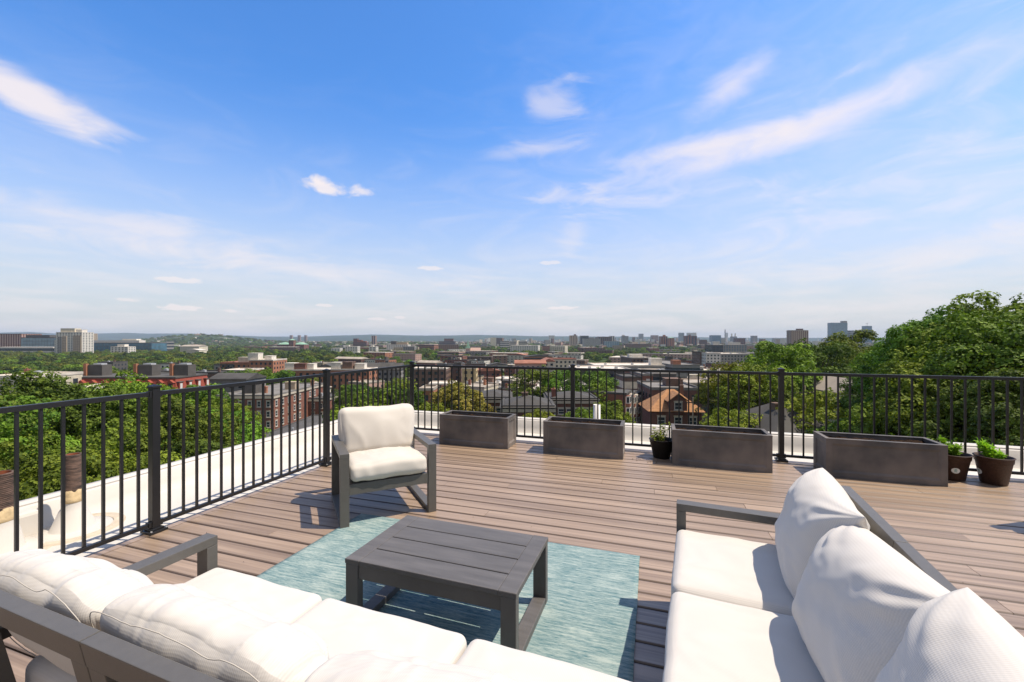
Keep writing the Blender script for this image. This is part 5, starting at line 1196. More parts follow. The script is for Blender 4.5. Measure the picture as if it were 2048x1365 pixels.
#==FAR==
LM = [(60, 'the far left edge'), (140, 'the white apartment tower'), (270, 'the long glass office'), (380, 'the pale domed roofs'), (475, 'the arched brick building'), (580, 'the green-roofed brick complex'), (650, 'the second railing post'), (720, 'the sloping red building'), (798, 'the medical building'), (845, 'the railing corner post'), (895, 'the brown stepped building'), (936, 'the green church spire'), (1025, 'the white hospital blocks'), (1100, 'the terracotta roofs'), (1145, 'the middle railing post'), (1185, 'the banded office tower'), (1236, 'the curved brick school'), (1290, 'the square brick block'), (1337, 'the twin brick towers'), (1384, 'the red brick towers'), (1425, 'the white-walled modern block'), (1480, 'the lime green trees'), (1600, 'the brown high-rise slab'), (1690, 'the stepped glass tower')]
def near_lm(px): return min(LM, key=lambda q: abs(q[0]-px))[1]
F_ = [ # name, label, px0, px1, ytop, d, depth, wall, roof, floors, style, extras, glass
 ('striped_office', 'reddish office with vertical fins at the left edge of the skyline', -60, 42, 668, 900, 40, 'maroon', 'r_tar', 6, 'vert', (), 'w_pink'),
 ('glass_office', 'pale glass office with a dark top storey left of the white apartment tower', 42, 113, 675.5, 880, 45, 'darkgrey', 'r_tar', 6, 'curtain', (('pent', -.1, .1, 50, 25, 5, 'w_darkgrey'),), 'glasslight'),
 ('long_white_building', 'long low white building with a curved roof below the glass office', -20, 106, 695, 790, 30, 'white', 'r_whiteroof', 2, 'bands', (), 'glass'),
 ('white_apartment_tower', 'tall white apartment tower with grey panels on the left skyline', 112, 164, 665, 780, 22, 'white', 'r_whiteroof', 13, 'grid', (('pent', -.1, .1, 26, 12, 7, 'w_cream'), ('pent', .28, .2, 12, 10, 5, 'w_white')), 'glass'),
 ('tan_slab', 'small tan tower just right of the white apartment tower', 171, 182, 667.5, 1250, 20, 'tan', 'r_tanroof', 10, 'grid', (), 'glass'),
 ('long_glass_office', 'long low office with blue glass and white rooftop plant right of the white tower', 182, 303, 686, 900, 40, 'darkgrey', 'r_tar', 4, 'curtain', (('pent', -.15, .2, 100, 16, 5, 'w_white'), ('pent', .05, .3, 30, 12, 8, 'w_white')), 'glassblue'),
 ('grey_block', 'grey end block of the long glass office', 303, 319, 685, 940, 40, 'grey', 'r_greyroof', 4, 'bands', (), 'glass'),
 ('white_hotel', 'small white building in the trees in front of the long glass office', 221, 256, 694, 720, 15, 'white', 'r_whiteroof', 3, 'grid', (('pent', 0, .2, 12, 8, 4, 'w_white'),), 'glass'),
 ('pale_dome_hall', 'pale hall with a shallow domed roof in the left woods', 360, 398, 693.5, 820, 24, 'cream', 'r_whiteroof', 2, 'none', (('gable', 3, 'r_tanroof'),), 'glass'),
 ('pale_dome_hall', 'lower pale hall just below the shallow domed roof', 372, 398, 701, 700, 18, 'cream', 'r_whiteroof', 2, 'none', (('gable', 2, 'r_whiteroof', 'y'),), 'glass'),
 ('brick_complex_wing', 'left brick wing with a green pyramid roof of the brick complex', 554, 576, 689.5, 1250, 30, 'red', 'r_tanroof', 4, 'grid', (('hip', 7, 'r_greenroof'),), 'glass'),
 ('brick_complex_wing', 'right brick wing with a green pyramid roof of the brick complex', 586, 608, 689.5, 1250, 30, 'red', 'r_tanroof', 4, 'grid', (('hip', 7, 'r_greenroof'),), 'glass'),
 ('brick_complex_tower', 'central brick tower with a small green cap between two green roofs', 577.5, 587, 681, 1240, 13, 'red', 'r_tanroof', 6, 'grid', (('hip', 4, 'r_greenroof'),), 'glass'),
 ('sloping_red_building', 'red building with a stepped sloping top right of the brick complex', 706, 733, 685, 1500, 25, 'red', 'r_terracotta', 5, 'bands', (('pent', -.35, .1, 14, 14, 13, 'w_maroon'), ('pent', -.05, .1, 16, 14, 8, 'w_red'), ('pent', .25, .1, 16, 14, 4, 'w_red')), 'glass'),
 ('round_tower', 'slim grey-pink residential tower right of the sloping red building', 743, 751, 672, 1850, 18, 'pink', 'r_greyroof', 14, 'vert', (), 'glass'),
 ('white_flats', 'white three storey flats left of the sloping red building', 690, 715, 693.5, 900, 16, 'white', 'r_whiteroof', 3, 'grid', (('pent', -.3, .1, 6, 5, 3, 'w_white'),), 'glass'),
 ('white_flats', 'small blue-white flats in the trees left of the other white flats', 662, 680, 697, 880, 14, 'white', 'r_whiteroof', 2, 'grid', (), 'glassblue'),
 ('white_flats', 'white flats just below the slim residential tower', 738, 752, 694, 900, 16, 'white', 'r_whiteroof', 3, 'grid', (('pent', -.1, .1, 6, 5, 3, 'w_white'),), 'glass'),
 ('medical_building', 'wide grey-white building with dark rooftop plant on the middle left skyline', 773, 816, 689.5, 1050, 30, 'white', 'r_tanroof', 4, 'grid', (('pent', -.2, .1, 12, 12, 8, 'w_darkgrey'), ('pent', .2, .1, 26, 14, 5, 'w_tan')), 'glass'),
 ('medical_building', 'blue-grey wing right of the wide grey-white building', 806, 829, 693, 980, 20, 'grey', 'r_whiteroof', 3, 'grid', (), 'glass'),
 ('stepped_brown_building', 'dark brown stepped building left of the church spire', 878, 910, 683, 1900, 30, 'brown', 'r_tar', 4, 'bands', (('pent', .1, .1, 40, 16, 12, 'w_maroon'),), 'glass'),
 ('white_hospital', 'left white banded hospital block near the middle of the skyline', 1000, 1018, 682.5, 1350, 22, 'white', 'r_whiteroof', 5, 'bands', (), 'glass'),
 ('white_hospital', 'middle white banded hospital block', 1019.5, 1032, 683, 1360, 22, 'white', 'r_whiteroof', 5, 'bands', (), 'glass'),
 ('white_hospital', 'right cream banded hospital block', 1037, 1054, 683, 1340, 22, 'cream', 'r_whiteroof', 5, 'bands', (), 'glass'),
 ('tall_white_block', 'distant pinkish white block above the right hospital block', 1098, 1109, 671.5, 3000, 30, 'white', 'r_whiteroof', 8, 'grid', (), 'glass'),
 ('tan_tower', 'tan square tower left of the dark glass tower', 1140, 1155, 671.5, 1750, 26, 'tan', 'r_tanroof', 12, 'grid', (('pent', .2, .2, 8, 8, 5, 'w_brown'),), 'glass'),
 ('dark_glass_tower', 'dark green glass tower behind the banded office tower', 1161, 1177, 672, 1800, 30, 'darkgrey', 'r_tar', 12, 'curtain', (), 'glass'),
 ('banded_office_tower', 'pale office with horizontal white bands in the middle of the skyline', 1168, 1201, 678, 1600, 40, 'white', 'r_greyroof', 9, 'bands', (('pent', 0, .2, 20, 14, 5, 'w_grey'),), 'glass'),
 ('brown_slab_tower', 'brown slab right of the banded office tower', 1197, 1222, 674, 1800, 26, 'brown', 'r_tar', 12, 'vert', (), 'glass'),
 ('pale_slab_tower', 'slim pale slab at the right end of the brown slab', 1221, 1229, 672.5, 1850, 26, 'cream', 'r_greyroof', 12, 'vert', (), 'glass'),
 ('low_glass_block', 'low light grey block in front of the brown slab', 1210, 1238, 683, 1500, 20, 'glasslight', 'r_whiteroof', 6, 'grid', (), 'glassblue'),
 ('grey_blocks', 'stepped grey towers right of the low light grey block', 1245, 1257, 672.5, 2500, 30, 'grey', 'r_greyroof', 10, 'grid', (('pent', -.3, .1, 14, 14, 6, 'w_cream'),), 'glass'),
 ('brick_twin_tower', 'left of the twin orange brick towers', 1322, 1335, 673, 1600, 22, 'orange', 'r_tanroof', 12, 'vert', (('pent', .1, .2, 8, 8, 5, 'w_orange'),), 'glass'),
 ('brick_twin_tower', 'right of the twin orange brick towers', 1338, 1349, 676.5, 1560, 20, 'orange', 'r_tanroof', 12, 'grid', (('hip', 3, 'r_greenroof'),), 'glass'),
 ('red_brick_tower', 'left red brick tower right of the twin towers', 1371, 1382, 672, 1700, 22, 'red', 'r_tar', 13, 'vert', (('pent', .4, .2, 6, 8, 5, 'w_red'),), 'glass'),
 ('red_brick_tower', 'right dark brick tower joined to the red tower', 1382.5, 1394, 672.5, 1720, 22, 'maroon', 'r_tar', 13, 'vert', (), 'glass'),
 ('red_brick_tower', 'small dark red brick block farther right on the skyline', 1473, 1491, 677, 1700, 22, 'maroon', 'r_tar', 9, 'grid', (), 'glass'),
 ('white_slab_tower', 'hazy white slab behind the red brick towers', 1376, 1393, 666, 3400, 30, 'white', 'r_whiteroof', 14, 'grid', (), 'glasslight'),
 ('grey_tower', 'hazy round grey tower left of the red brick towers', 1360, 1368.5, 666, 3000, 30, 'grey', 'r_greyroof', 14, 'bands', (), 'glasslight'),
 ('grey_tower', 'hazy blue-grey tower above the square brick block', 1279, 1287, 668, 3600, 30, 'grey', 'r_greyroof', 14, 'grid', (), 'glassblue'),
 ('pale_block', 'hazy pale block left of the twin orange brick towers', 1304, 1317, 671, 2800, 30, 'pink', 'r_greyroof', 9, 'vert', (), 'glass'),
 ('teal_glass_block', 'hazy blue-green glass block right of the red brick towers', 1424, 1442, 671, 2900, 40, 'blue', 'r_greyroof', 9, 'curtain', (), 'glassblue'),
 ('power_station', 'hazy grey power station with two chimneys on the right skyline', 1464, 1474, 673.5, 3400, 30, 'grey', 'r_greyroof', 5, 'vert', (('pent', -.4, .3, 7, 7, 24, 'w_cream'), ('pent', .3, .3, 7, 7, 24, 'w_cream')), 'glass'),
 ('far_tower', 'hazy grey-blue tower left of the brown high-rise slab', 1506, 1515, 672, 2800, 30, 'grey', 'r_greyroof', 12, 'grid', (), 'glass'),
 ('thin_far_tower', 'slim pale far tower beside the tall chimney', 1452.5, 1456, 666, 4200, 20, 'white', 'r_whiteroof', 14, 'grid', (), 'glasslight'),
 ('brown_high_rise', 'brown and beige high-rise slab standing above the trees at right', 1582, 1617, 661, 1100, 18, 'tan', 'r_tanroof', 12, 'vert', (('pent', .1, .2, 14, 8, 4, 'w_brown'),), 'w_maroon'),
 ('stepped_glass_tower', 'tall glass hotel tower above the dark trees at right', 1663, 1695, 646, 2300, 30, 'glasslight', 'r_greyroof', 20, 'bands', (('pent', .38, .1, 22, 20, 10, 'w_grey'),), 'glassblue'),
 ('low_grey_office', 'low grey office right of the tall glass hotel tower', 1700, 1724, 661.5, 2300, 30, 'grey', 'r_greyroof', 8, 'bands', (), 'glass'),
 ('blue_glass_tower', 'slim blue glass tower with a crane mast left of the right-hand trees', 1731, 1744, 652.5, 2600, 28, 'blue', 'r_greyroof', 22, 'curtain', (), 'glassblue'),
 ('modern_grey_campus', 'long dark and grey modern building at the right middle distance', 1424, 1446, 690.5, 800, 30, 'darkgrey', 'r_greyroof', 4, 'curtain', (('pent', -.1, .1, 10, 10, 6, 'w_white'),), 'glass'),
 ('modern_grey_campus', 'blue-grey banded modern building right of the long dark one', 1446, 1494, 690.5, 820, 30, 'grey', 'r_greyroof', 4, 'grid', (('pent', 0, .1, 24, 10, 5, 'w_white'),), 'glassblue'),
 ('white_modern_block', 'bright white-walled modern block with small square windows', 1412, 1441, 707.5, 430, 30, 'white', 'r_whiteroof', 4, 'grid', (('ac', .2, .3), ('ac', -.2, .3)), 'glass'),
 ('metal_modern_block', 'long grey metal-clad block right of the bright white-walled one', 1441, 1500, 709, 440, 30, 'grey', 'r_whiteroof', 4, 'grid', (('ac', 0, .3), ('ac', .3, .3)), 'glass'),
 ('brick_slab', 'brown brick end wall left of the bright white-walled block', 1400, 1412, 705.5, 440, 20, 'brown', 'r_tar', 5, 'grid', (), 'glass'),
 ('curved_brick_school', 'wide dark brick building with bays below the banded office tower', 1163, 1210, 697, 900, 20, 'maroon', 'r_tar', 4, 'vert', (), 'glass'),
 ('square_brick_block', 'square brown brick block with a white roof above the railing', 1264, 1303, 717, 380, 40, 'brown', 'r_whiteroof', 4, 'grid', (('pent', -.1, .3, 12, 8, 3, 'w_white'), ('ac', .3, .3), ('ac', -.35, .2)), 'glass'),
 ('wide_brick_row', 'wide brown brick row right of the square block with white roof', 1310, 1372, 721, 360, 24, 'brown', 'r_tar', 4, 'grid', (('ac', .3, .3), ('chim', -.3, .3), ('pent', .05, .2, 5, 5, 3, 'w_darkgrey')), 'glass'),
 ('terracotta_roof_flats', 'cream flats with a terracotta roof edge left of the middle railing post', 1100, 1153, 719.5, 330, 16, 'cream', 'r_terracotta', 3, 'grid', (), 'glass'),
 ('terracotta_roof_flats', 'long row with sloping terracotta roofs just above the railing', 1030, 1092, 729, 270, 12, 'pink', 'r_terracotta', 2, 'grid', (('gable', 2.2, 'r_terracotta'),), 'glass'),
 ('terracotta_roof_flats', 'terracotta-roofed wing touching the tree left of the middle railing post', 1086, 1110, 724, 300, 24, 'cream', 'r_terracotta', 3, 'grid', (('gable', 2.0, 'r_terracotta', 'y'),), 'glass'),
 ('yellow_brick_flats', 'yellow brick flats with tall bays behind the railing right of the corner', 924, 952, 738, 220, 12, 'yellow', 'r_whiteroof', 4, 'grid', (), 'glass'),
 ('yellow_brick_flats', 'dull grey-brown flats left of the yellow brick ones', 895, 922, 737, 232, 14, 'brown', 'r_tar', 4, 'grid', (('pent', .2, .2, 4, 4, 3, 'w_darkgrey'),), 'glass'),
 ('flat_white_roofs', 'row of brick flats with a bright white flat roof right of the corner post', 826, 892, 739, 215, 22, 'brown', 'r_whiteroof', 4, 'grid', (('ac', .3, .3), ('ac', -.2, .3)), 'glass'),
 ('white_warehouse', 'very wide building with a bright white flat roof behind the railing', 1152, 1262, 741, 205, 26, 'darkgrey', 'r_whiteroof', 2, 'bands', (('ac', .3, .3), ('ac', -.2, .3), ('ac', .1, .6), ('ac', -.35, .7)), 'glass'),
 ('white_warehouse', 'second wide white flat roof behind the first, right of the middle post', 1190, 1330, 733, 262, 26, 'grey', 'r_whiteroof', 2, 'bands', (('pent', .42, .2, 7, 5, 4.5, 'w_white'), ('ac', .1, .4), ('ac', -.3, .4)), 'glass'),
 ('white_warehouse', 'grey banded block with a white roof and decks above the orange-roofed house', 1305, 1352, 748, 172, 20, 'darkgrey', 'r_whiteroof', 3, 'bands', (('ac', 0, .3), ('ac', .3, .5)), 'glass'),
 ('long_grey_block', 'long pale grey block running away beside the lime green trees', 1345, 1400, 732, 270, 60, 'grey', 'r_greyroof', 3, 'bands', (('pent', -.2, .1, 5, 5, 3, 'w_orange'),), 'glass'),
 ('brick_mill', 'red brick block with balconies right of the wide white roofs', 1286, 1306, 752, 170, 30, 'red', 'r_greyroof', 4, 'grid', (), 'trim'),
 ('brick_mill', 'cream-banded brick block just left of the red one with balconies', 1248, 1284, 757, 165, 16, 'brown', 'r_tar', 3, 'bands', (), 'w_cream'),
]
for (nm, lab, a, b2, y, dd, dep, wl, rf_, fl, stl, ex, gl) in F_:
    block(nm, lab, a, b2, y, dd, dep, wl, rf_, fl=fl, style=stl, extras=ex, glass=gl, bay=(3.2 if dd < 500 else 5 if dd < 1300 else 8), parapet=.5 if dd < 600 else 0, ww=.45, wh=.5)
# grey panels on the white tower
o = [o for o in bpy.data.objects if o.name.startswith('white_apartment_tower')][0]; hh = zof(665, 780)-o.location.z
for (x0, x1, z1, y) in ((-20, -12.5, -8, -.6), (-12.3, -4, -7, -.5), (8, 22.5, -6, -.5)):
    m_ = MB(); m_.box(x0, x1, y-.3, y+.5, 0, hh+z1, 0); Bf(m_, x0+.3, x1-.3, hh+z1-33, hh+z1-.5, y-.3, 11, max(2, int((x1-x0)/3.2)), .4, .45, 1); m_.build('grey_panel', [M['w_grey'] if x0 < -12.4 else M['w_tan'], M['glass']], o)
m_ = MB(); m_.box(-29, -23.9, 2, 18, 0, hh-14, 0); Bf(m_, -28.8, -24, hh-44, hh-14.5, 2, 9, 2, .4, .5, 1); m_.build('side_wing', [M['w_white'], M['glass']], o)
# church
dC = 880; pc = D(935.5, dC); g_ = G(pc.x, pc.y)
t = empty('church', (pc.x, pc.y, g_), YAW, 'brick church tower with a pointed green copper spire', 'church')
zb = zof(697, dC)-g_; zs = zof(680, dC)-g_
m_ = MB(); m_.box(-4.5, 4.5, 0, 9, 0, zb); m_.build('tower', M['w_pink'], t)
m_ = MB(); m_.add([(-3.4, 1, zb), (3.4, 1, zb), (3.4, 8, zb), (-3.4, 8, zb), (0, 4.5, zs)], [(0, 1, 4), (1, 2, 4), (2, 3, 4), (3, 0, 4)]); m_.build('spire', M['r_greenroof'], t)
for s_ in (-4, 4): m_ = MB(); m_.add([(s_-1, .2, zb), (s_+1, .2, zb), (s_+1, 2.2, zb), (s_-1, 2.2, zb), (s_, 1.2, zb+4)], [(0, 1, 4), (1, 2, 4), (2, 3, 4), (3, 0, 4)]); m_.build('pinnacle', M['r_greenroof'], t)
m_ = MB(); m_.box(5, 26, 2, 20, 0, zb-7); m_.add([(5, 2, zb-7), (26, 2, zb-7), (26, 20, zb-7), (5, 20, zb-7), (5, 11, zb+1), (26, 11, zb+1)], [(0, 1, 5, 4), (1, 2, 5), (2, 3, 4, 5), (3, 0, 4)]); m_.build('nave', M['w_pink'], t)
BOX.append((pc.x, pc.y, 14))
def stack(px, d, ytop, r, label, name='tall_chimney', cat='chimney', mat='w_grey'):
    p = D(px, d); g_ = G(p.x, p.y); m_ = MB(); h = zof(ytop, d)-g_; m_.tube((0, 0, 0), (0, 0, h), r*1.3, r, 12); m_.tube((0, 0, h), (0, 0, h+2), r*1.15, n=12); o = m_.build(name, M[mat], loc=(p.x, p.y, g_)); tag(o, label, cat)
stack(1450.3, 3600, 660, 4.2, 'tall thin grey chimney on the right skyline')
for k, (px, lab) in enumerate(((581.5, 'left of three hazy pink towers behind the green-roofed brick complex'), (597.5, 'middle of three hazy pink towers behind the green-roofed brick complex'), (610.5, 'right of three hazy pink towers behind the brick complex'))):
    block('far_tower', lab, px-2.2, px+2.2, 671, 3400, 18, 'pink', 'r_greyroof', fl=10, style='vert', bay=5, parapet=0, group='three hazy pink towers')
o = [o for o in bpy.data.objects if o.name.startswith('blue_glass_tower')][0]
m_ = MB(); h = zof(652.5, 2600)-o.location.z; m_.tube((2, 14, h), (2, 14, h+22), .9, .6, 5); m_.tube((-8, 14, h+14), (14, 14, h+20), .7, .5, 5); m_.build('crane', M['w_darkgrey'], o)

# ------------------------------------------------------------------ fill: the brick neighbourhoods
rg = random.Random(12)
LABELS = []
def free(x, y, r):
    for (a, b2, c) in BOX:
        if (a-x)**2+(b2-y)**2 < (c+r)**2: return False
    return True
WC = [('maroon', 'dark red brick'), ('brown', 'brown brick'), ('red', 'red brick'), ('orange', 'orange brick'), ('tan', 'tan brick'), ('cream', 'cream painted'), ('grey', 'grey sided'), ('white', 'white painted'), ('pink', 'pinkish brick')]
RC = [('r_tar', 'dark flat roof'), ('r_greyroof', 'grey flat roof'), ('r_whiteroof', 'white flat roof'), ('r_tanroof', 'tan flat roof')]
fills = []
nf = 0
for ring, (d0, wmin, wmax, lo, hi) in enumerate([(118, 9, 14, 770, 1260), (138, 9, 14, 770, 1300), (158, 9, 14, 700, 1420), (180, 9, 15, 700, 1440), (205, 9, 15, 690, 1440), (232, 9, 16, 640, 1440), (262, 10, 18, 640, 1450), (296, 10, 20, 630, 1460), (335, 12, 24, 630, 1480), (390, 14, 30, 620, 1500), (460, 18, 44, 610, 1520), (550, 18, 50, 600, 1540), (660, 20, 56, 560, 1560), (800, 20, 60, 540, 1560), (980, 24, 70, 540, 1580), (1200, 26, 80, 420, 1600), (1500, 28, 90, 400, 1600)]):
    px = lo
    while px < hi and nf < 298:
        d = d0*rg.uniform(.94, 1.06); w = rg.uniform(wmin, wmax); wp = w/d*850
        dens = .34 if px < 800 else .85 if d < 450 else .7 if d < 700 else .5
        if px < 660: dens = .15
        if d > 900: dens = .42
        dep = rg.uniform(10, 16) if d < 600 else rg.uniform(14, 28)
        p = D(px+wp/2, d+dep/2)
        if rg.random() < dens and free(p.x, p.y, min(w, 14)/2*.75) and not any((a-p.x)**2+(b2-p.y)**2 < (c*.7+3.5)**2 for a, b2, c in TREES) and not (1232 < px+wp/2 < 1300 and d < 180) and not (1300 < px+wp/2 < 1400 and d < 105):
            wc = rg.choices(WC, (3, 8, 4, 3, 5, 3, 3, 2, 3))[0]; rc = rg.choices(RC, (4, 4, 4, 2))[0]
            h = rg.uniform(9.5, 12.5) if d < 900 else rg.uniform(9, 20); g_ = G(p.x, p.y); yt = 679-(g_+h-1.5)/d*850
            ex = []; feat = []
            if rg.random() < .18 and d < 700:
                rt = rg.choices(('r_shingle', 'r_tanroof', 'r_terracotta'), (6, 3, 1))[0]; ex.append(('gable', rg.uniform(2, 3.4), rt, rg.choice(('x', 'y')))); feat.append({'r_shingle': 'grey pitched roof', 'r_tanroof': 'tan pitched roof', 'r_terracotta': 'terracotta pitched roof'}[rt])
            else:
                feat.append(rc[1])
                nn_ = rg.randint(1, 5) if d < 500 else rg.randint(0, 1)
                kinds = set()
                for _ in range(nn_):
                    k = rg.choice(('chim', 'chim', 'ac', 'pent')); x_ = rg.uniform(-.4, .4); y_ = rg.uniform(.15, .75)
                    if k == 'pent': c_ = rg.choice(('w_darkgrey', 'w_white', 'w_brown', 'w_cream')); ex.append(('pent', x_, y_*.7, rg.uniform(2.5, 5), 3, rg.uniform(2.2, 3.4), c_)); kinds.add('rooftop box')
                    elif k == 'chim': ex.append(('chim', x_, y_, rg.choice(('w_brown', 'w_red', 'w_orange')))); kinds.add('chimney')
                    else: ex.append(('ac', x_, y_)); kinds.add('air unit')
                if kinds: feat.append(' and '.join(sorted(kinds)[:2]))
            if len(feat) > 1 and len(feat[1].split()) > 2: feat[1] = 'busy rooftop'
            far = 'near' if d < 200 else 'middle-distance' if d < 450 else 'distant' if d < 900 else 'far'
            kind = 'row building' if w > 20 else 'row house' if d < 700 else 'building'
            if wc[1] == 'dark red brick': wc = (wc[0], 'maroon brick')
            lab = f"{wc[1]} {kind}, {feat[0]}, {'' if len(feat) < 2 else feat[1]+', '}by {near_lm(px+wp/2)}"
            t = block('row_house' if kind == 'row house' else 'row_building', lab, px, px+wp, yt, d, dep, wc[0], rc[0], fl=3 if d < 900 else 4, ww=.34, wh=.42, style=rg.choice(('grid', 'grid', 'grid', 'bands')) if d > 500 else 'grid', extras=ex, yaw=R(rg.choice((-24, -24, -24, 8, 66))+rg.uniform(-3, 3)) if d < 900 else R(rg.uniform(-30, 30)), parapet=.4 if d < 700 else 0, bay=3.0 if d < 500 else 5, cat='row house' if kind == 'row house' else 'building', group='brick neighbourhood beyond the railing')
            fills.append(t); nf += 1
        px += wp*rg.uniform(.8, 1.1) if d < 700 else wp*rg.uniform(.9, 1.6)
# telling twins apart by how near they stand
from collections import defaultdict
def dedupe(objs):
    by = defaultdict(list)
    for t in objs: by[t['label']].append(t)
    ordn = ['nearest', 'second nearest', 'third nearest', 'fourth nearest', 'fifth nearest', 'sixth nearest', 'seventh nearest', 'eighth nearest', 'ninth nearest', 'tenth nearest', 'eleventh nearest', 'twelfth nearest', 'thirteenth nearest', 'fourteenth nearest', 'fifteenth nearest', 'sixteenth nearest', 'seventeenth nearest', 'eighteenth nearest', 'nineteenth nearest', 'twentieth nearest']
    for lab, L_ in by.items():
        if len(L_) < 2: continue
        L_.sort(key=lambda t: camxy(t.location.x, t.location.y)[1])
        for k, t in enumerate(L_): t['label'] = (ordn[k] if k < len(ordn) else 'one of the farthest')+' '+lab
dedupe(fills)

# ------------------------------------------------------------------ trees one can tell apart, then the woods
mt = []
tries = 0
while len(mt) < 240 and tries < 6000:
    tries += 1; d = rg.uniform(48, 330)**1.0; px = rg.uniform(-60, 1560)
    if px < 560: w_ = .9
    elif px < 820: w_ = .5
    else: w_ = .22
    if rg.random() > w_: continue
    p = D(px, d); r = rg.uniform(3.6, 6.4)
    if px > 560 and d > 120: r *= .7
    if 520 < px < 690 and d < 180: continue
    if not free(p.x, p.y, r*.75): continue
    if any((a-p.x)**2+(b2-p.y)**2 < ((c+r)*.62)**2 for a, b2, c in TREES): continue
    if 1236 < px < 1300 and d < 200: continue
    if 1290 < px < 1410 and d < 110: continue
    if 420 < px < 660 and d < 135: continue
    if 55 < px < 440 and 70 < d < 131: continue
    if 950 < px < 1210 and d < 95: continue
    g_ = G(p.x, p.y); H = rg.uniform(10, 14.5) if px < 700 else rg.uniform(8, 12); yt = 679-(g_+H-1.5)/d*850
    key = 'mid' if d < 150 else 'far'
    if rg.random() < .18 and d < 170: key = 'midc'
    big = 'large' if r > 5.4 else 'medium' if r > 4.4 else 'small'
    tone = {'mid': 'green', 'midc': 'light green', 'far': 'dark green'}[key]
    dist = 'near' if d < 110 else 'middle-distance' if d < 200 else 'distant'
    side = 'in the woods below' if px < 560 else 'among roofs below'
    t = tree(px, d, yt, r, key, f"{big} {tone} tree {side} {near_lm(px)}", group='trees between the roofs and in the left woods'); mt.append(t)
dedupe(mt)
# far woods: one object of scattered crowns
pts = []; scl = []
cells = defaultdict(list)
for (a, b2, c) in BOX: cells[int(a//60), int(b2//60)].append((a, b2, c))
def free2(x, y, r):
    cx_, cy_ = int(x//60), int(y//60)
    for i in (-1, 0, 1):
        for j in (-1, 0, 1):
            for (a, b2, c) in cells.get((cx_+i, cy_+j), ()):
                if (a-x)**2+(b2-y)**2 < (c*.8+r*.55)**2: return False
    return True
for (d0, d1, n_) in ((140, 420, 1500), (420, 800, 2600), (800, 1400, 3400), (1400, 2600, 4200), (2600, 5200, 4600)):
    for _ in range(n_):
        d = math.sqrt(rg.uniform(d0*d0, d1*d1)); px = rg.uniform(-160, 2250) if d > 400 else rg.uniform(-160, 1560)
        if px > 1560 and d < 600 or px > 560 and d < 260: continue
        if 55 < px < 440 and d < 165: continue
        dens = 1.0 if px < 560 else .55 if px < 800 else (.25 if d < 600 else .6 if d < 1400 else .8)
        if rg.random() > dens: continue
        p = D(px, d); r = rg.uniform(4.5, 7.5)*(1 if d < 1400 else 1.5 if d < 2600 else 2.3)
        if px > 800 and d < 600: r *= .75
        if not free2(p.x, p.y, r): continue
        if d < 335 and any((a-p.x)**2+(b2-p.y)**2 < ((c+r)*.5)**2 for a, b2, c in TREES): continue
        hgt = rg.uniform(8.5, 13) if px < 700 else rg.uniform(7, 10)
        if d > 1400: hgt = rg.uniform(8, 12)
        pts.append((p.x, p.y, G(p.x, p.y)+hgt-r*.85)); scl.append(r/5)
low = bpy.data.collections.new('crown_kinds')
for k, (me, tm, *_r) in enumerate(PROTO['far']):
    o = bpy.data.objects.new('crown_kind', me); low.objects.link(o)
me = bpy.data.meshes.new('distant_woods'); me.from_pydata(pts, [], []); at = me.attributes.new('sz', 'FLOAT', 'POINT'); at.data.foreach_set('value', scl)
o = bpy.data.objects.new('distant_woods', me); C.objects.link(o); tag(o, kind='stuff')
gn = bpy.data.node_groups.new('scatter', 'GeometryNodeTree'); gn.interface.new_socket('Geometry', in_out='INPUT', socket_type='NodeSocketGeometry'); gn.interface.new_socket('Geometry', in_out='OUTPUT', socket_type='NodeSocketGeometry')
gi = gn.nodes.new('NodeGroupInput'); go = gn.nodes.new('NodeGroupOutput'); ip = gn.nodes.new('GeometryNodeInstanceOnPoints'); ci = gn.nodes.new('GeometryNodeCollectionInfo')
ci.inputs['Collection'].default_value = low; ci.inputs['Separate Children'].default_value = True; ci.inputs['Reset Children'].default_value = True
gn.links.new(gi.outputs[0], ip.inputs['Points']); gn.links.new(ci.outputs[0], ip.inputs['Instance']); ip.inputs['Pick Instance'].default_value = True
ri = gn.nodes.new('FunctionNodeRandomValue'); ri.data_type = 'INT'; ri.inputs[4].default_value = 0; ri.inputs[5].default_value = 4; gn.links.new(ri.outputs[2], ip.inputs['Instance Index'])
rv = gn.nodes.new('FunctionNodeRandomValue'); rv.data_type = 'FLOAT_VECTOR'; rv.inputs[0].default_value = (0, 0, 0); rv.inputs[1].default_value = (.2, .2, 6.28); gn.links.new(rv.outputs[0], ip.inputs['Rotation'])
na_ = gn.nodes.new('GeometryNodeInputNamedAttribute'); na_.data_type = 'FLOAT'; na_.inputs[0].default_value = 'sz'; gn.links.new(na_.outputs[0], ip.inputs['Scale'])
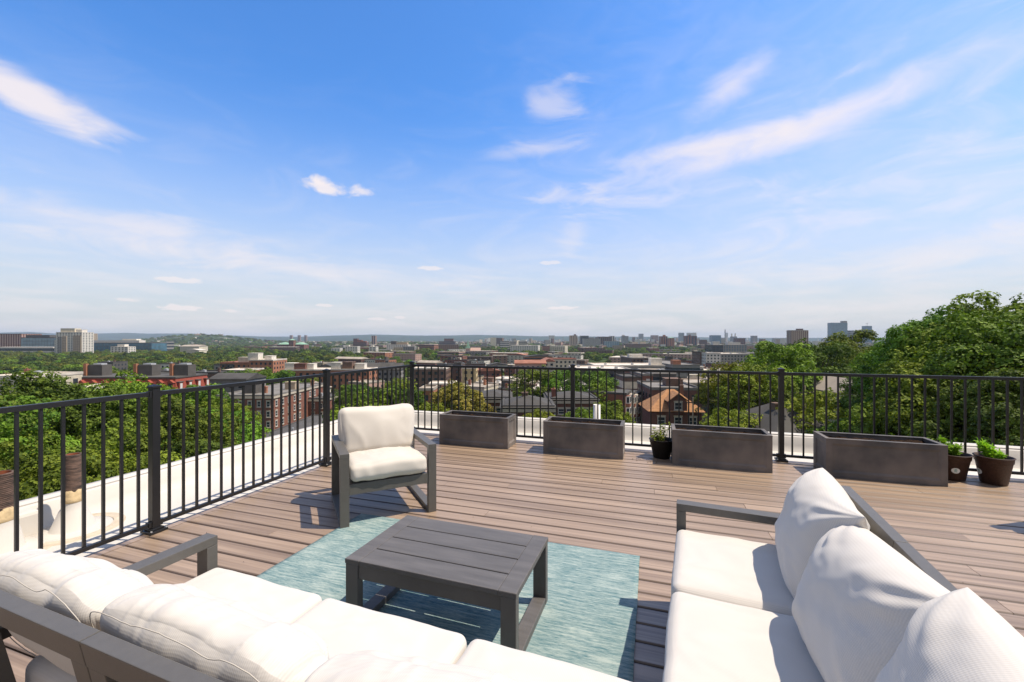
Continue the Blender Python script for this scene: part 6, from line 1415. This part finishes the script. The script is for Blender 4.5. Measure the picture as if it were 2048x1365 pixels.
gn.links.new(ip.outputs[0], go.inputs[0]); md = o.modifiers.new('scatter', 'NODES'); md.node_group = gn
# far settlement: uncountable small roofs towards the horizon
V = []; F = []; MI = []
mats = [M['w_white'], M['w_tan'], M['w_brown'], M['w_grey'], M['w_cream'], M['w_pink']]
for _ in range(2600):
    d = rg.uniform(1500, 6500); px = rg.triangular(300, 2100, 1250) if rg.random() < .8 else rg.uniform(-100, 2100)
    p = D(px, d); w, dd, h = rg.uniform(8, 34), rg.uniform(8, 26), rg.uniform(7, 16)
    if rg.random() < .10 and px > 950: h = rg.uniform(16, 42)*(1 if d < 4000 else 1.3)
    elif px < 900: h *= .8
    g_ = G(p.x, p.y); a = YAW+rg.uniform(-.5, .5); ca, sa = math.cos(a), math.sin(a); o_ = len(V)
    for z in (g_, g_+h):
        for (x, y) in ((-w/2, -dd/2), (w/2, -dd/2), (w/2, dd/2), (-w/2, dd/2)): V.append((p.x+x*ca-y*sa, p.y+x*sa+y*ca, z))
    F += [[o_+4, o_+5, o_+6, o_+7], [o_, o_+1, o_+5, o_+4], [o_+1, o_+2, o_+6, o_+5], [o_+2, o_+3, o_+7, o_+6], [o_+3, o_, o_+4, o_+7]]; MI += [rg.choices(range(6), (5, 3, 3, 4, 3, 2))[0]]*5
me = npmesh('distant_city', V, F, mats, MI); o = bpy.data.objects.new('distant_city', me); C.objects.link(o); tag(o, kind='stuff')

# ------------------------------------------------------------------ air
hz = MB(); hz.box(-11500, 11500, -11500, 11500, -46, 150); m = bpy.data.materials.new('haze'); m.use_nodes = True; n = m.node_tree; n.nodes.clear()
ou = n.nodes.new('ShaderNodeOutputMaterial'); pv = n.nodes.new('ShaderNodeVolumePrincipled'); pv.inputs['Color'].default_value = (.62, .76, .95, 1); pv.inputs['Density'].default_value = 7.5e-5
n.links.new(pv.outputs[0], ou.inputs['Volume']); o = hz.build('haze', m); tag(o, kind='stuff')
for ob in bpy.data.objects:
    for k in ('_px', '_d'):
        if k in ob: del ob[k]
